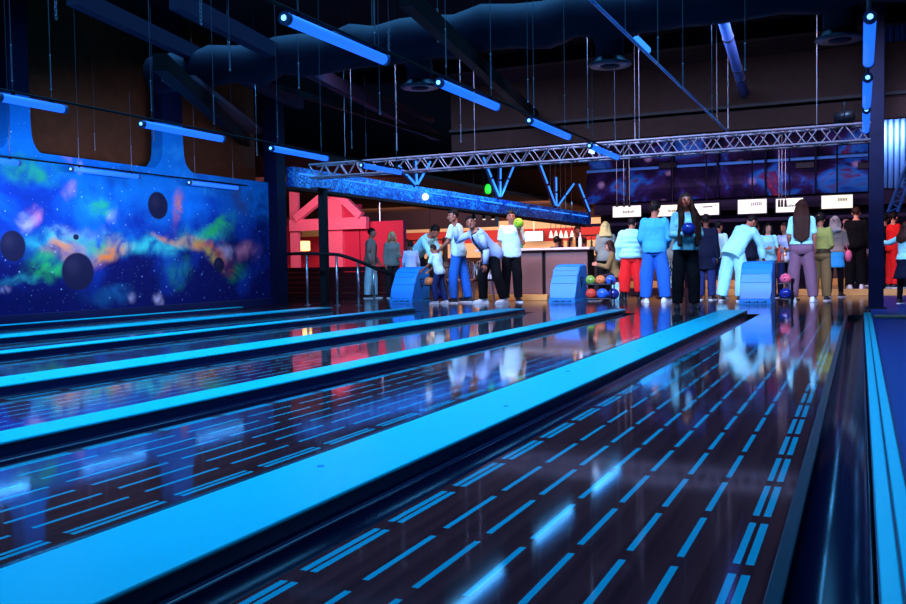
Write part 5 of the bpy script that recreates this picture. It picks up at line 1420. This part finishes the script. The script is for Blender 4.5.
# staff and guests at the bar
for px, y, zc, lab, topm, hr, fc, ht in ((557, 19.3, 0, 'dark haired person behind the bar counter, only head and shoulders showing', 'cloth_black', ('curly', 'hair_black'), 175, 1.42), (572, 19.5, 0, 'person in dark top bending over behind the bar counter', 'cloth_charcoal', ('short', 'hair_brown'), 60, 1.40), (577.5, 20.6, 0, 'tall dark haired person standing farther behind the bar', 'cloth_black', ('short', 'hair_black'), 20, 1.72), (584, 19.9, 0, 'person in bright orange top behind the end of the bar counter', 'cloth_orange', ('short', 'hair_brown'), 150, 1.40)):
    p = aty(px, 262, y); p.z = 0
    f = Fig(ht, True, head=(0, 8, 0), vox=.014)
    o = place(f, p, fc, label=lab, skin='skin_brown')
    dress(f, o, hr, .2, topm, dict(off=.03, hem=-.08), 'shirt', 'cloth_black', dict(off=.018), 'trousers')
# seated woman at the end of the bar
e_st = None
p = fl(596, 17.5)
f = Fig(1.60, True, lean=10, head=(0, 15, 0), armL=((.15, .4, -1), (-.3, .9, .2)), armR=((.15, .4, -1), (-.3, .9, .2)), legL=((.12, 1, -.15), (.03, .1, -1), 10), legR=((.12, 1, -.15), (.03, .1, -1), 10), vox=.013)
o = place(f, p, -95, label='brown haired woman in orange brown top seated at the end of the bar', skin='skin_light')
dress(f, o, ('long', 'hair_brown'), .25, 'cloth_khaki', dict(off=.026, hem=-.06), 'top', 'cloth_charcoal', dict(off=.018), 'trousers')
sc = o.matrix_basis
hipc = Vector(o.location) + (Euler((0, 0, o.rotation_euler.z)).to_matrix() @ (Vector((0, f.hip[1].y, 0))*f.k))
sz = (f.hip[1].z-.10)*f.k
e = empty('bar_stool', (hipc.x, hipc.y, 0), 0, 'low stool under the seated brown haired woman', 'stool')
bm = B(); lathe(bm, [(.001, sz-.05), (.17, sz-.05), (.18, sz-.03), (.16, sz), (.001, sz)], seg=20); obj('seat', bm, MAT['cloth_charcoal'], e)
for k in range(4):
    a = k*math.pi/2+.78; bm = B(); tube(bm, [(.1*math.cos(a), .1*math.sin(a), sz-.05), (.18*math.cos(a), .18*math.sin(a), 0)], .013); obj('leg', bm, MAT['black_metal'], e)

# people farther back in the seating area
for px, y, fc, lab, topm, hr, tp in ((697, 25.0, 10, 'person in pale top far back between the two score screens', 'cloth_paleblue', ('short', 'hair_black'), 226), (845.5, 26.0, 20, 'person far back showing between the grey haired person and the man in black', 'cloth_charcoal', ('short', 'hair_black'), 217)):
    f = Fig(1.62, False, head=(0, 0, 0), vox=.018)
    o = place(f, fl(px, y, .13), fc, tp, label=lab, skin='skin_light')
    dress(f, o, hr, .2, topm, dict(off=.03, hem=-.08, vox=.018), 'shirt', 'denim_dark', dict(off=.018, vox=.018), 'trousers')
# padded booths on the platform
def booth(px, y, w, label, rz=0):
    e = empty('booth_bench', fl(px, y, .13), rz, label, 'bench', 'padded booths on the platform')
    bm = B(); box(bm, -w, w, -.28, .28, 0, .16, .004); obj('base', bm, MAT['wood_orange'], e)
    bm = B(); box(bm, -w, w, -.30, .30, .16, .46, .04); obj('seat', bm, MAT['booth_brown'], e)
    bm = B()
    for k in range(6): box(bm, -w+k*w/3+.004, -w+(k+1)*w/3-.004, .22, .36, .46, 1.12, .03)
    obj('backrest', bm, MAT['booth_brown'], e)
    return e
defm('booth_brown', (.10, .045, .04), .5)
for px, y, w, lab in ((648, 23.2, .9, 'brown padded booth behind the man in the blue sweater'), (727, 23.6, .8, 'brown padded booth behind the man in white tee and dark shorts'), (778, 24.6, .5, 'brown padded booth behind the table of bottles'), (826, 24.6, .45, 'brown padded booth behind the curly haired person')):
    booth(px, y, w, lab)
